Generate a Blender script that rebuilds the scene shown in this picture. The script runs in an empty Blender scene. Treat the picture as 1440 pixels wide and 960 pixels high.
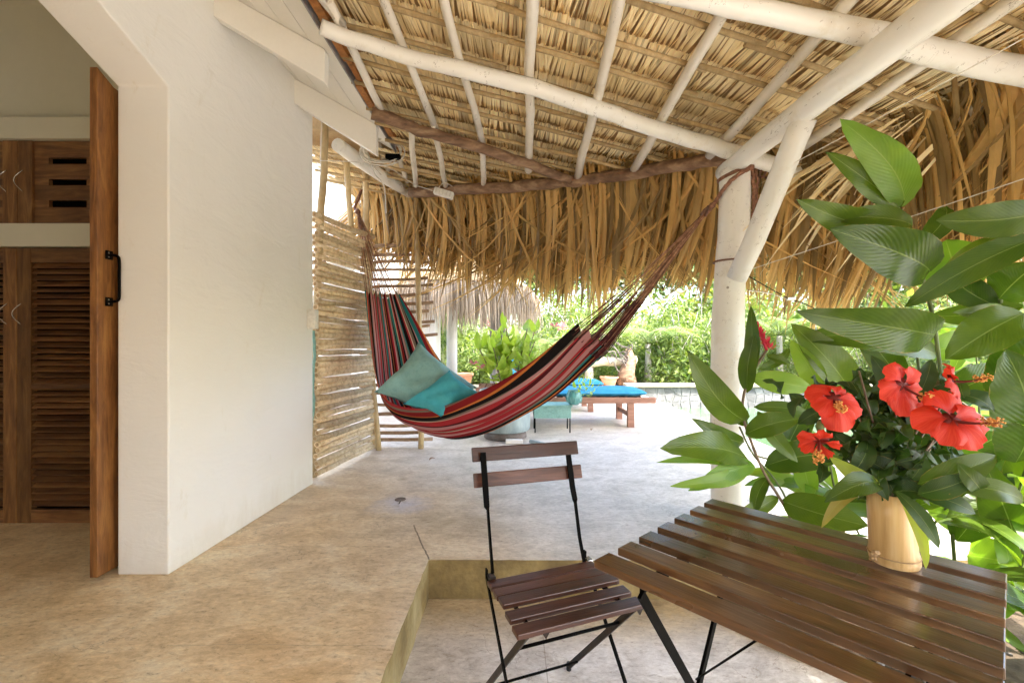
import bpy, math, random
import numpy as np
from mathutils import Vector
random.seed(7); np.random.seed(7)
S = bpy.context.scene; COL = S.collection
rnd = random.random
def ru(a, b): return a + (b - a) * random.random()
# ------------------------------------------------------------------ camera, world, sun
H = 0.967                       # camera height over the terrace (terrace z = 0, lower patio z = LOW)
LOW = -0.173
F = 640.0
cam = bpy.data.cameras.new('camera'); cam.lens = 16; cam.sensor_width = 36
cam.clip_start = 0.03; cam.clip_end = 1500
co = bpy.data.objects.new('camera', cam); COL.objects.link(co)
co.location = (0, 0, H); co.rotation_euler = (math.radians(90), 0, 0); S.camera = co
SUN_EL, SUN_AZ = 50, 128        # azimuth clockwise from +Y
w = bpy.data.worlds.new('World'); S.world = w; w.use_nodes = True
nt = w.node_tree; bg = nt.nodes['Background']; sk = nt.nodes.new('ShaderNodeTexSky')
sk.sky_type = 'NISHITA'; sk.sun_disc = False
sk.sun_elevation = math.radians(SUN_EL); sk.sun_rotation = math.radians(SUN_AZ)
sk.air_density = 1.0; sk.dust_density = 2.5; sk.ozone_density = 1.0
nt.links.new(sk.outputs[0], bg.inputs[0]); bg.inputs[1].default_value = 0.15
sl = bpy.data.lights.new('sun', 'SUN'); sl.energy = 2.0; sl.angle = math.radians(0.6); sl.color = (1, .95, .88)
so = bpy.data.objects.new('sun', sl); COL.objects.link(so)
_a, _e = math.radians(SUN_AZ), math.radians(SUN_EL)
so.rotation_euler = Vector((math.sin(_a)*math.cos(_e), math.cos(_a)*math.cos(_e), math.sin(_e))).to_track_quat('Z', 'Y').to_euler()
S.view_settings.view_transform = 'Standard'; S.view_settings.look = 'None'
S.view_settings.exposure = 3.1; S.view_settings.gamma = 1
S.cycles.max_bounces = 10; S.cycles.diffuse_bounces = 7; S.cycles.transparent_max_bounces = 8
# ------------------------------------------------------------------ pixel helpers (pixel of the 1440x960 photograph -> place)
def V(u, v, Y): return Vector(((u-720)/F*Y, Y, H+(480-v)/F*Y))
def G(u, v, z=0.0):
    Y = (H-z)*F/(v-480); return Vector(((u-720)/F*Y, Y, z))
RA, RB, RC = 1.40, -.12, -.047
def rz(x, y, off=0.0): return H + RA + RB*x + RC*y + off
def R(u, v, off=0.0):
    Y = (RA+off)/((480-v)/F - RB*(u-720)/F - RC); return Vector(((u-720)/F*Y, Y, H+(480-v)/F*Y))
# ------------------------------------------------------------------ materials
MATS = {}
def ramp(nt, fac, stops):
    r = nt.nodes.new('ShaderNodeValToRGB'); nt.links.new(fac, r.inputs[0])
    while len(r.color_ramp.elements) < len(stops): r.color_ramp.elements.new(.5)
    for e, (p, c) in zip(r.color_ramp.elements, stops): e.position = p; e.color = (*c, 1) if len(c) == 3 else c
    return r.outputs[0]
def mix(nt, a, b, f, mode='MIX'):
    m = nt.nodes.new('ShaderNodeMix'); m.data_type = 'RGBA'; m.blend_type = mode
    for s, x in ((m.inputs[6], a), (m.inputs[7], b)):
        if isinstance(x, tuple): s.default_value = (*x, 1)
        else: nt.links.new(x, s)
    if isinstance(f, float): m.inputs[0].default_value = f
    else: nt.links.new(f, m.inputs[0])
    return m.outputs[2]
def noise(nt, vec, scale, detail=4, rough=.55, dist=0):
    n = nt.nodes.new('ShaderNodeTexNoise'); n.inputs['Scale'].default_value = scale
    n.inputs['Detail'].default_value = detail; n.inputs['Roughness'].default_value = rough; n.inputs['Distortion'].default_value = dist
    nt.links.new(vec, n.inputs['Vector']); return n.outputs[0]
def mapping(nt, vec, sc=(1,1,1), loc=(0,0,0), rot=(0,0,0)):
    m = nt.nodes.new('ShaderNodeMapping'); m.inputs['Scale'].default_value = sc; m.inputs['Location'].default_value = loc
    m.inputs['Rotation'].default_value = rot; nt.links.new(vec, m.inputs['Vector']); return m.outputs[0]
def math_(nt, op, a, b=None, c=None, clamp=False):
    m = nt.nodes.new('ShaderNodeMath'); m.operation = op; m.use_clamp = clamp
    for s, x in zip(m.inputs, (a, b, c)):
        if x is None: continue
        if isinstance(x, (int, float)): s.default_value = x
        else: nt.links.new(x, s)
    return m.outputs[0]
def base_mat(name):
    m = bpy.data.materials.new(name); m.use_nodes = True; nt = m.node_tree
    tc = nt.nodes.new('ShaderNodeTexCoord'); p = nt.nodes['Principled BSDF']
    MATS[name] = m; return m, nt, tc, p
def bump(nt, p, h, strength, dist=.01):
    b = nt.nodes.new('ShaderNodeBump'); b.inputs['Strength'].default_value = strength; b.inputs['Distance'].default_value = dist
    nt.links.new(h, b.inputs['Height']); nt.links.new(b.outputs[0], p.inputs['Normal']); return b
def pm(name, c1, c2, scale=8, rough=.6, bmp=.2, stretch=(1,1,1), rvar=0.0, spec=.5, metal=0, trans=0.0, fine=60, c3=None, detail=5, fv=.5):
    """noise-mottled surface, optional per-piece 'rnd' attribute and translucency"""
    m, nt, tc, p = base_mat(name)
    vec = mapping(nt, tc.outputs['Object'], stretch)
    n1 = noise(nt, vec, scale, detail); n2 = noise(nt, vec, fine, 3)
    stops = [(.3, c1), (.7, c2)] if c3 is None else [(.25, c1), (.5, c2), (.78, c3)]
    col = ramp(nt, n1, stops)
    col = mix(nt, col, (0.35,)*3, .0)
    dark = math_(nt, 'MULTIPLY_ADD', n2, fv, 1-fv/2)
    cm = nt.nodes.new('ShaderNodeCombineColor'); [nt.links.new(dark, cm.inputs[i]) for i in range(3)]
    col = mix(nt, col, cm.outputs[0], 1.0, 'MULTIPLY')
    if rvar:
        at = nt.nodes.new('ShaderNodeAttribute'); at.attribute_name = 'rnd'
        oi = nt.nodes.new('ShaderNodeObjectInfo')
        s = math_(nt, 'ADD', at.outputs['Fac'], oi.outputs['Random']); s = math_(nt, 'FRACT', s)
        k = math_(nt, 'MULTIPLY_ADD', s, rvar, 1-rvar*.5)
        cm2 = nt.nodes.new('ShaderNodeCombineColor'); [nt.links.new(k, cm2.inputs[i]) for i in range(3)]
        col = mix(nt, col, cm2.outputs[0], 1.0, 'MULTIPLY')
    nt.links.new(col, p.inputs['Base Color'])
    p.inputs['Roughness'].default_value = rough; p.inputs['Metallic'].default_value = metal
    p.inputs['Specular IOR Level'].default_value = spec
    if bmp: bump(nt, p, math_(nt, 'ADD', n1, math_(nt, 'MULTIPLY', n2, .5)), bmp)
    if trans:
        t = nt.nodes.new('ShaderNodeBsdfTranslucent'); nt.links.new(col, t.inputs[0])
        ms = nt.nodes.new('ShaderNodeMixShader'); ms.inputs[0].default_value = trans
        nt.links.new(p.outputs[0], ms.inputs[1]); nt.links.new(t.outputs[0], ms.inputs[2])
        nt.links.new(ms.outputs[0], nt.nodes['Material Output'].inputs[0])
    return m
m, nt, tc, p = base_mat('plaster'); g_ = nt.nodes.new('ShaderNodeNewGeometry'); ps_ = g_.outputs['Position']; sx = nt.nodes.new('ShaderNodeSeparateXYZ'); nt.links.new(ps_, sx.inputs[0])
n1 = noise(nt, ps_, 1.1, 3); n2 = noise(nt, mapping(nt, ps_, (1,1,2.2)), 3.4, 6, .62, .5); n3 = noise(nt, ps_, 60, 3); n4 = noise(nt, mapping(nt, ps_, (1,1,.35)), 7, 8, .75, .4)
col = ramp(nt, n1, [(.3,(.80,.785,.74)), (.7,(.85,.84,.81))])
col = mix(nt, col, ramp(nt, n4, [(.60,(1,1,1)), (.74,(.90,.87,.80))]), 1.0, 'MULTIPLY')
ft = math_(nt, 'MULTIPLY_ADD', math_(nt, 'ADD', sx.outputs[2], math_(nt, 'MULTIPLY', n4, .5)), -3.0, 1.15, clamp=True)
col = mix(nt, col, (.58,.50,.38), math_(nt, 'MULTIPLY', ft, .55))
vo = nt.nodes.new('ShaderNodeTexVoronoi'); vo.inputs['Scale'].default_value = 3.3; nt.links.new(ps_, vo.inputs['Vector'])
col = mix(nt, col, (.25,.2,.15), math_(nt, 'MULTIPLY', math_(nt, 'LESS_THAN', vo.outputs['Distance'], .012), .8))
nt.links.new(col, p.inputs['Base Color']); p.inputs['Roughness'].default_value = .7
bump(nt, p, math_(nt, 'ADD', math_(nt, 'MULTIPLY', n2, 1.0), math_(nt, 'MULTIPLY', n3, .06)), .5, .02)
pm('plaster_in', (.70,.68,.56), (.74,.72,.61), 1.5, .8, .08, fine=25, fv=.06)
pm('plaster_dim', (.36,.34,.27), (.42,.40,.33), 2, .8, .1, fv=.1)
pm('white_board', (.80,.78,.72), (.84,.82,.77), 3, .5, .03, fv=.06)
def pole_mat(name, c1, c2, sp):
    m, nt, tc, p = base_mat(name); o = tc.outputs['Object']
    n1 = noise(nt, o, 2.5, 4); n2 = noise(nt, mapping(nt, o, (3.2,.7,3.2)), 9, 4, .6, .3)
    col = ramp(nt, n1, [(.3, c1), (.7, c2)])
    cr = nt.nodes.new('ShaderNodeTexNoise'); cr.inputs['Scale'].default_value = 5; cr.inputs['Detail'].default_value = 5; nt.links.new(mapping(nt, o, (7,1.0,7)), cr.inputs['Vector'])
    crk = math_(nt, 'LESS_THAN', math_(nt, 'ABSOLUTE', math_(nt, 'SUBTRACT', cr.outputs[0], .36)), .0035)
    vo = nt.nodes.new('ShaderNodeTexVoronoi'); vo.inputs['Scale'].default_value = sp; nt.links.new(o, vo.inputs['Vector'])
    dot = math_(nt, 'LESS_THAN', vo.outputs['Distance'], .05)
    st = ramp(nt, noise(nt, o, 6, 6, .7), [(.55,(1,1,1)), (.75,(.82,.76,.64))])
    col = mix(nt, col, st, .8, 'MULTIPLY'); col = mix(nt, col, (.16,.11,.07), math_(nt, 'MULTIPLY', crk, .8)); col = mix(nt, col, (.20,.14,.09), math_(nt, 'MULTIPLY', dot, .75))
    nt.links.new(col, p.inputs['Base Color']); p.inputs['Roughness'].default_value = .42
    bump(nt, p, math_(nt, 'SUBTRACT', math_(nt, 'ADD', n1, math_(nt, 'MULTIPLY', n2, .5)), math_(nt, 'ADD', crk, dot)), .35, .006)
pole_mat('white_pole', (.78,.76,.70), (.86,.85,.81), 7)
pole_mat('rafter_white', (.66,.60,.50), (.82,.79,.72), 10)
pm('batten', (.36,.25,.11), (.52,.38,.20), 10, .65, .4, (4,1,4), .3)
pm('log', (.055,.028,.016), (.22,.125,.07), 20, .75, 1.0, (.25,1,1), .1, c3=(.46,.32,.20), detail=8)
pm('thatch', (.82,.66,.36), (.92,.80,.52), 9, .6, .2, (1,.2,1), .55, trans=.12, fv=.25)
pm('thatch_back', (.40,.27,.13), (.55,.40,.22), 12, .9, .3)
pm('fringe', (.40,.24,.065), (.66,.45,.17), 7, .5, .2, (1,1,.2), 1.1, trans=.40, fv=.3)
pm('pale_fringe', (.34,.25,.16), (.55,.44,.32), 7, .6, .2, (1,1,.2), .9, trans=.35, fv=.3)
pm('bamboo', (.42,.30,.14), (.62,.48,.27), 14, .45, .3, (1,1,.4), .35)
pm('pale_stick', (.42,.29,.15), (.68,.53,.33), 26, .5, .8, (1,1,1), .6, c3=(.78,.66,.46))
pm('stick_end', (.30,.18,.08), (.5,.34,.17), 40, .8, .3)
pm('brown_stick', (.26,.16,.09), (.42,.29,.18), 20, .7, .4, rvar=.3)
pm('rust', (.20,.06,.02), (.45,.20,.06), 18, .8, .6, c3=(.10,.04,.02))
pm('grey_metal', (.25,.26,.27), (.42,.43,.44), 20, .45, .1, metal=.6)
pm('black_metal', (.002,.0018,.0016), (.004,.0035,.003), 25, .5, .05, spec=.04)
pm('dark_iron', (.012,.007,.004), (.03,.018,.011), 25, .4, .1, spec=.3)
pm('steel', (.45,.42,.38), (.6,.57,.52), 20, .25, 0, metal=1)
pm('rope_brown', (.14,.06,.035), (.30,.15,.09), 60, .85, .6, rvar=.4)
pm('cord_tan', (.20,.08,.045), (.52,.30,.18), 30, .8, .3, rvar=.9)
pm('string', (.70,.66,.56), (.8,.76,.68), 30, .7, 0)
pm('cable', (.55,.52,.46), (.7,.67,.6), 20, .5, 0)
pm('black_rubber', (.015,.015,.015), (.03,.03,.03), 20, .6, 0)
pm('plastic_white', (.68,.67,.62), (.74,.73,.68), 5, .4, 0)
pm('pillow_grey', (.17,.36,.36), (.25,.46,.45), 30, .9, .35, c3=(.21,.41,.40), fine=300)
pm('pillow_cyan', (.04,.34,.42), (.08,.44,.52), 12, .9, .3, fine=300)
pm('cushion_blue', (.012,.19,.34), (.03,.27,.44), 12, .85, .3, fine=200)
pm('teal_paint', (.12,.27,.24), (.21,.38,.33), 12, .7, .3, c3=(.17,.33,.29))
pm('zinc', (.22,.28,.28), (.36,.42,.41), 9, .55, .3, (1,1,.25), metal=.25)
pm('dark_base', (.10,.075,.06), (.2,.17,.15), 14, .8, .4)
pm('deck_wood', (.22,.10,.06), (.34,.17,.11), 10, .6, .3, (.4,3,3))
pm('soil', (.06,.04,.025), (.14,.10,.06), 14, .95, .8)
pm('ground', (.10,.09,.05), (.22,.19,.12), 3, .95, .5, c3=(.12,.14,.06))
pm('stone', (.10,.10,.095), (.26,.25,.24), 5, .8, .5, rvar=.6)
pm('mortar', (.26,.25,.23), (.36,.35,.33), 8, .9, .4)
pm('coping', (.26,.23,.16), (.38,.35,.28), 8, .8, .4)
pm('terracotta', (.45,.20,.11), (.55,.28,.17), 8, .8, .3)
pm('trunk', (.30,.26,.22), (.52,.47,.42), 9, .85, .8, (2,2,.5))
pm('stem', (.07,.10,.03), (.16,.20,.06), 12, .5, .2)
pm('stem_brown', (.10,.07,.04), (.2,.14,.08), 12, .6, .2)
pm('red_bract', (.55,.02,.05), (.75,.06,.10), 12, .5, .1, trans=.3)
pm('pink_bract', (.70,.20,.22), (.8,.35,.35), 12, .5, .1, trans=.3)
pm('anther', (.50,.16,.03), (.68,.34,.07), 30, .7, .2)
pm('curb_wood', (.38,.30,.15), (.62,.54,.36), 7, .75, .6, (1,1,1), c3=(.70,.66,.55))
def wood(name, c1, c2, c3, rough=.35, axis=0, scale=6, spec=.5, coat=0.0):
    m, nt, tc, p = base_mat(name)
    oi = nt.nodes.new('ShaderNodeObjectInfo')
    ad = nt.nodes.new('ShaderNodeVectorMath'); ad.operation = 'ADD'
    sc = nt.nodes.new('ShaderNodeVectorMath'); sc.operation = 'SCALE'; sc.inputs[0].default_value = (7, 3, 5)
    nt.links.new(oi.outputs['Random'], sc.inputs['Scale'])
    nt.links.new(tc.outputs['UV' if axis == 'uv' else 'Object'], ad.inputs[0]); nt.links.new(sc.outputs[0], ad.inputs[1])
    st = {0: (.12,1,1), 1: (1,.12,1), 2: (1,1,.12), 'uv': (.12, 1, 1)}[axis]
    vec = mapping(nt, ad.outputs[0], tuple(s*scale for s in st))
    g = noise(nt, vec, 4, 6, .6, 1.2); f = noise(nt, vec, 30, 3, .6)
    lo = noise(nt, ad.outputs[0], 5, 3)
    col = ramp(nt, math_(nt, 'MULTIPLY_ADD', g, .75, math_(nt, 'MULTIPLY', lo, .25)), [(.34, c1), (.5, c2), (.68, c3)])
    k = math_(nt, 'MULTIPLY_ADD', oi.outputs['Random'], .5, .75)
    k = math_(nt, 'MULTIPLY', k, math_(nt, 'MULTIPLY_ADD', f, .5, .75))
    cm = nt.nodes.new('ShaderNodeCombineColor'); [nt.links.new(k, cm.inputs[i]) for i in range(3)]
    nt.links.new(mix(nt, col, cm.outputs[0], 1.0, 'MULTIPLY'), p.inputs['Base Color'])
    nt.links.new(math_(nt, 'MULTIPLY_ADD', lo, .3, rough-.15), p.inputs['Roughness']); p.inputs['Specular IOR Level'].default_value = spec
    p.inputs['Coat Weight'].default_value = coat; p.inputs['Coat Roughness'].default_value = .16
    bump(nt, p, math_(nt, 'ADD', g, f), .25, .003)
wood('table_wood', (.036,.015,.006), (.095,.042,.016), (.20,.104,.038), .30, 'uv', coat=.7)
wood('chair_wood', (.030,.009,.005), (.070,.023,.012), (.125,.048,.026), .33, 'uv', coat=.15)
wood('door_wood', (.10,.036,.010), (.23,.095,.026), (.36,.17,.048), .42, 2, 8)
wood('wardrobe_v', (.10,.04,.015), (.20,.09,.03), (.33,.17,.06), .45, 2, 7)
wood('wardrobe_h', (.09,.035,.014), (.18,.08,.03), (.30,.15,.055), .45, 0, 7)
def floor_mat(name, tanc, whitec, low=False):
    m, nt, tc, p = base_mat(name)
    geo = nt.nodes.new('ShaderNodeNewGeometry'); pos = geo.outputs['Position']
    sx = nt.nodes.new('ShaderNodeSeparateXYZ'); nt.links.new(pos, sx.inputs[0])
    n1 = noise(nt, pos, 1.3, 6, .6, .6); n2 = noise(nt, mapping(nt, pos, (1,1.5,1)), 4.2, 10, .76, .5); n3 = noise(nt, pos, 45, 5, .7)
    # warm indoor light painted tan near the doorway, daylight glare painted paler outside
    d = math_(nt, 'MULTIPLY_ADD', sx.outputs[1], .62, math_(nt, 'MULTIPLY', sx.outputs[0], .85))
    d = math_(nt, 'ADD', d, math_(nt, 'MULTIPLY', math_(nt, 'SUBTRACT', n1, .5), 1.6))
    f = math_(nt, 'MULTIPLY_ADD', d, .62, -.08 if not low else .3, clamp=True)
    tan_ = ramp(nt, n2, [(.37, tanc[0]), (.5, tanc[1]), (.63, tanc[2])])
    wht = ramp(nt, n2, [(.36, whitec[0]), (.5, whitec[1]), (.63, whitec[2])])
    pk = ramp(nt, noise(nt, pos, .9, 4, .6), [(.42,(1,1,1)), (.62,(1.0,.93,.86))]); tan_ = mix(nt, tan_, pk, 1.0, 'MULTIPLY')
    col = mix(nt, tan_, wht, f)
    # dark pits and scratches
    v = nt.nodes.new('ShaderNodeTexNoise'); v.inputs['Scale'].default_value = 14; v.inputs['Detail'].default_value = 9; v.inputs['Roughness'].default_value = .8; v.inputs['Distortion'].default_value = 2.0
    nt.links.new(mapping(nt, pos, (.6,1.5,1)), v.inputs['Vector'])
    pits = ramp(nt, v.outputs[0], [(.0,(1,1,1)), (.64,(1,1,1)), (.70,(.45,.40,.33)), (1,(.3,.26,.22))])
    msk = noise(nt, pos, 2.1, 3); msk = ramp(nt, msk, [(.47,(0,0,0)), (.6,(1,1,1))])
    col = mix(nt, col, pits, msk, 'MULTIPLY')
    if not low:   # joint running from the step corner and a stained drain
        def seg(ax, ay, bx, by, wd, cc, amt):
            nonlocal col
            L = math.hypot(bx-ax, by-ay); ux, uy = (bx-ax)/L, (by-ay)/L
            dx = math_(nt, 'SUBTRACT', sx.outputs[0], ax); dy = math_(nt, 'SUBTRACT', sx.outputs[1], ay)
            t = math_(nt, 'ADD', math_(nt, 'MULTIPLY', dx, ux), math_(nt, 'MULTIPLY', dy, uy))
            s = math_(nt, 'ADD', math_(nt, 'MULTIPLY', dx, -uy), math_(nt, 'MULTIPLY', dy, ux))
            s = math_(nt, 'ADD', s, math_(nt, 'MULTIPLY', math_(nt, 'SUBTRACT', n2, .5), .03))
            a = math_(nt, 'LESS_THAN', math_(nt, 'ABSOLUTE', s), wd)
            a = math_(nt, 'MULTIPLY', a, math_(nt, 'LESS_THAN', math_(nt, 'ABSOLUTE', math_(nt, 'SUBTRACT', t, L/2)), L/2))
            col = mix(nt, col, cc, math_(nt, 'MULTIPLY', a, amt))
        seg(-.369, 2.02, -.52, 2.40, .0035, (.10,.07,.04), .85)
        seg(-1.4, 2.15, -.55, 2.15, .002, (.25,.19,.12), .35)
        seg(-1.1, 1.45, -.40, 1.45, .002, (.25,.19,.12), .3)
        for (cx, cy, rad, cc, amt) in ((-.66, 2.70, .20, (.60,.60,.68), .8), (-.45, 2.46, .16, (.40,.33,.22), .5), (-.2, 2.40, .22, (.42,.34,.24), .5), (-.77, 3.2, .05, (.45,.36,.24), .8)):
            dx = math_(nt, 'SUBTRACT', sx.outputs[0], cx); dy = math_(nt, 'SUBTRACT', sx.outputs[1], cy)
            r = math_(nt, 'SQRT', math_(nt, 'ADD', math_(nt, 'MULTIPLY', dx, dx), math_(nt, 'MULTIPLY', dy, dy)))
            r = math_(nt, 'ADD', r, math_(nt, 'MULTIPLY', math_(nt, 'SUBTRACT', n2, .5), rad*1.6))
            a = math_(nt, 'MULTIPLY', math_(nt, 'SUBTRACT', 1.0, math_(nt, 'DIVIDE', r, rad), clamp=True), amt*1.6, clamp=True)
            col = mix(nt, col, cc, a)
    else:         # ochre damp stain along the foot of the step
        a = math_(nt, 'ADD', sx.outputs[1], math_(nt, 'MULTIPLY', math_(nt, 'SUBTRACT', n2, .5), .35))
        a = math_(nt, 'ADD', a, math_(nt, 'MULTIPLY', math_(nt, 'SUBTRACT', n1, .5), .3))
        a = math_(nt, 'MULTIPLY_ADD', a, 4.0, -6.8, clamp=True)
        col = mix(nt, col, ramp(nt, n2, [(.35,(.20,.14,.05)), (.6,(.48,.34,.14))]), math_(nt, 'MULTIPLY', a, .75))
        g = math_(nt, 'LESS_THAN', math_(nt, 'ABSOLUTE', math_(nt, 'SUBTRACT', sx.outputs[0], .12)), .002)
        col = mix(nt, col, (.2,.15,.09), math_(nt, 'MULTIPLY', g, .5))
    g1 = noise(nt, mapping(nt, pos, (1,2.2,1)), 30, 9, .8, .6); gr = ramp(nt, g1, [(.34,(.40,.35,.29)), (.44,(.86,.83,.79)), (.55,(1,1,1)), (.66,(1.18,1.17,1.14))])
    col = mix(nt, col, gr, .85, 'MULTIPLY')
    vn = nt.nodes.new('ShaderNodeTexVoronoi'); vn.feature = 'DISTANCE_TO_EDGE'; vn.inputs['Scale'].default_value = 1.3; dv = nt.nodes.new('ShaderNodeVectorMath'); dv.operation = 'ADD'; nz_ = nt.nodes.new('ShaderNodeTexNoise'); nz_.inputs['Scale'].default_value = 4; nz_.inputs['Detail'].default_value = 6; nt.links.new(pos, nz_.inputs['Vector']); nt.links.new(pos, dv.inputs[0]); nt.links.new(nz_.outputs['Color'], dv.inputs[1]); nt.links.new(dv.outputs[0], vn.inputs['Vector'])
    ck = math_(nt, 'MULTIPLY', math_(nt, 'LESS_THAN', vn.outputs['Distance'], .0035), ramp(nt, n1, [(.5,(0,0,0)),(.58,(1,1,1))]))
    col = mix(nt, col, (.22,.16,.10), math_(nt, 'MULTIPLY', ck, .5))
    fine = math_(nt, 'MULTIPLY_ADD', n3, .3, .85)
    cm = nt.nodes.new('ShaderNodeCombineColor'); [nt.links.new(fine, cm.inputs[i]) for i in range(3)]
    col = mix(nt, col, cm.outputs[0], 1.0, 'MULTIPLY')
    nt.links.new(col, p.inputs['Base Color'])
    nt.links.new(math_(nt, 'MULTIPLY_ADD', n2, .5, .16), p.inputs['Roughness'])
    bump(nt, p, math_(nt, 'ADD', n2, math_(nt, 'MULTIPLY', g1, .6)), .4, .008)
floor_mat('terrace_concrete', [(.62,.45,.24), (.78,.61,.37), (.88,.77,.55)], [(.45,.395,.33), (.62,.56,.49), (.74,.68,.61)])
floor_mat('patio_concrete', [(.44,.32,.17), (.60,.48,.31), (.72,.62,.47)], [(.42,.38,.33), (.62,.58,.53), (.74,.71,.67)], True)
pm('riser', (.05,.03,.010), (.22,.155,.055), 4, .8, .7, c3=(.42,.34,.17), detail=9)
def leaf_mat(name, dark, light, trans=.4, rough=.35, rib=(.45,.55,.2), veins=True, rv=.5, rs=.3):
    m, nt, tc, p = base_mat(name)
    uv = nt.nodes.new('ShaderNodeSeparateXYZ'); nt.links.new(tc.outputs['UV'], uv.inputs[0])
    oi = nt.nodes.new('ShaderNodeObjectInfo'); at = nt.nodes.new('ShaderNodeAttribute'); at.attribute_name = 'rnd'
    r = math_(nt, 'FRACT', math_(nt, 'ADD', at.outputs['Fac'], oi.outputs['Random']))
    n = noise(nt, tc.outputs['Object'], 12, 3)
    f = math_(nt, 'MULTIPLY_ADD', r, rv, math_(nt, 'MULTIPLY_ADD', n, .6, -.05-rv*.3), clamp=True)
    col = mix(nt, dark, light, f)
    c = math_(nt, 'ABSOLUTE', math_(nt, 'SUBTRACT', uv.outputs[0], .5))
    if veins:
        ribm = math_(nt, 'LESS_THAN', c, .012)
        col = mix(nt, col, rib, math_(nt, 'MULTIPLY', ribm, rs))
        wv = math_(nt, 'SINE', math_(nt, 'MULTIPLY', math_(nt, 'SUBTRACT', uv.outputs[1], math_(nt, 'MULTIPLY', c, .55)), 130))
        col = mix(nt, col, light, math_(nt, 'MULTIPLY_ADD', wv, .03, .04))
        bump(nt, p, math_(nt, 'ADD', math_(nt, 'MULTIPLY', wv, .35), noise(nt, tc.outputs['Object'], 40, 4)), .3, .002)
    if veins:
        bn = noise(nt, tc.outputs['Object'], 26, 6, .7); eb = math_(nt, 'ADD', math_(nt, 'MULTIPLY', c, 1.0), math_(nt, 'MULTIPLY', bn, .16))
        col = mix(nt, col, (.30,.22,.06), math_(nt, 'MULTIPLY', math_(nt, 'GREATER_THAN', eb, .578), .7))
        col = mix(nt, col, (.22,.17,.05), math_(nt, 'MULTIPLY', math_(nt, 'GREATER_THAN', bn, .70), .6))
    nt.links.new(col, p.inputs['Base Color']); p.inputs['Roughness'].default_value = rough
    p.inputs['Specular IOR Level'].default_value = .45
    t = nt.nodes.new('ShaderNodeBsdfTranslucent'); nt.links.new(mix(nt, col, (1.0,1.0,.25), .0), t.inputs[0])
    yb = mix(nt, col, (1.25,1.35,.45), 1.0, 'MULTIPLY'); nt.links.new(yb, t.inputs[0])
    ms = nt.nodes.new('ShaderNodeMixShader'); ms.inputs[0].default_value = trans
    nt.links.new(p.outputs[0], ms.inputs[1]); nt.links.new(t.outputs[0], ms.inputs[2])
    nt.links.new(ms.outputs[0], nt.nodes['Material Output'].inputs[0])
leaf_mat('ginger_leaf', (.030,.075,.008), (.155,.235,.022), .40, .26)
leaf_mat('ginger_leaf_bright', (.12,.26,.03), (.30,.42,.05), .45, .35)
leaf_mat('hibiscus_leaf', (.018,.05,.010), (.075,.15,.028), .3, .4)
leaf_mat('croton_leaf', (.26,.38,.06), (.60,.66,.15), .5, .4)
leaf_mat('garden_leaf', (.07,.13,.03), (.34,.40,.13), .45, .5, veins=False, rv=.9)
leaf_mat('garden_leaf_pale', (.18,.25,.12), (.52,.56,.33), .45, .5, veins=False, rv=.9)
leaf_mat('tree_leaf', (.05,.10,.03), (.20,.28,.09), .4, .5, veins=False, rv=.9)
leaf_mat('palm_leaf', (.14,.21,.06), (.36,.42,.16), .4, .4, veins=False, rv=.9)
leaf_mat('dry_leaf', (.20,.16,.04), (.42,.36,.10), .4, .5)
# petals
m, nt, tc, p = base_mat('petal')
uv = nt.nodes.new('ShaderNodeSeparateXYZ'); nt.links.new(tc.outputs['UV'], uv.inputs[0])
wv = noise(nt, mapping(nt, tc.outputs['UV'], (22,1.2,1)), 2, 3)
col = ramp(nt, uv.outputs[1], [(0,(.10,.001,.005)), (.12,(.24,.002,.005)), (.32,(.62,.014,.006)), (1,(.76,.040,.014))])
col = mix(nt, col, (.88,.13,.05), math_(nt, 'MULTIPLY', ramp(nt, wv, [(.45,(0,0,0)),(.62,(1,1,1))]), .35))
nt.links.new(col, p.inputs['Base Color']); p.inputs['Roughness'].default_value = .5
bump(nt, p, wv, .3, .003)
t = nt.nodes.new('ShaderNodeBsdfTranslucent'); nt.links.new(col, t.inputs[0])
ms = nt.nodes.new('ShaderNodeMixShader'); ms.inputs[0].default_value = .35
nt.links.new(p.outputs[0], ms.inputs[1]); nt.links.new(t.outputs[0], ms.inputs[2]); nt.links.new(ms.outputs[0], nt.nodes['Material Output'].inputs[0])
# bamboo vase
m, nt, tc, p = base_mat('vase_bamboo')
n = noise(nt, mapping(nt, tc.outputs['Object'], (30,30,1.5)), 3, 5); sz = nt.nodes.new('ShaderNodeSeparateXYZ'); nt.links.new(tc.outputs['Object'], sz.inputs[0])
col = ramp(nt, n, [(.3,(.50,.30,.11)), (.55,(.66,.44,.19)), (.8,(.74,.55,.28))])
nt.links.new(col, p.inputs['Base Color']); p.inputs['Roughness'].default_value = .32; bump(nt, p, n, .15, .002)
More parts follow.
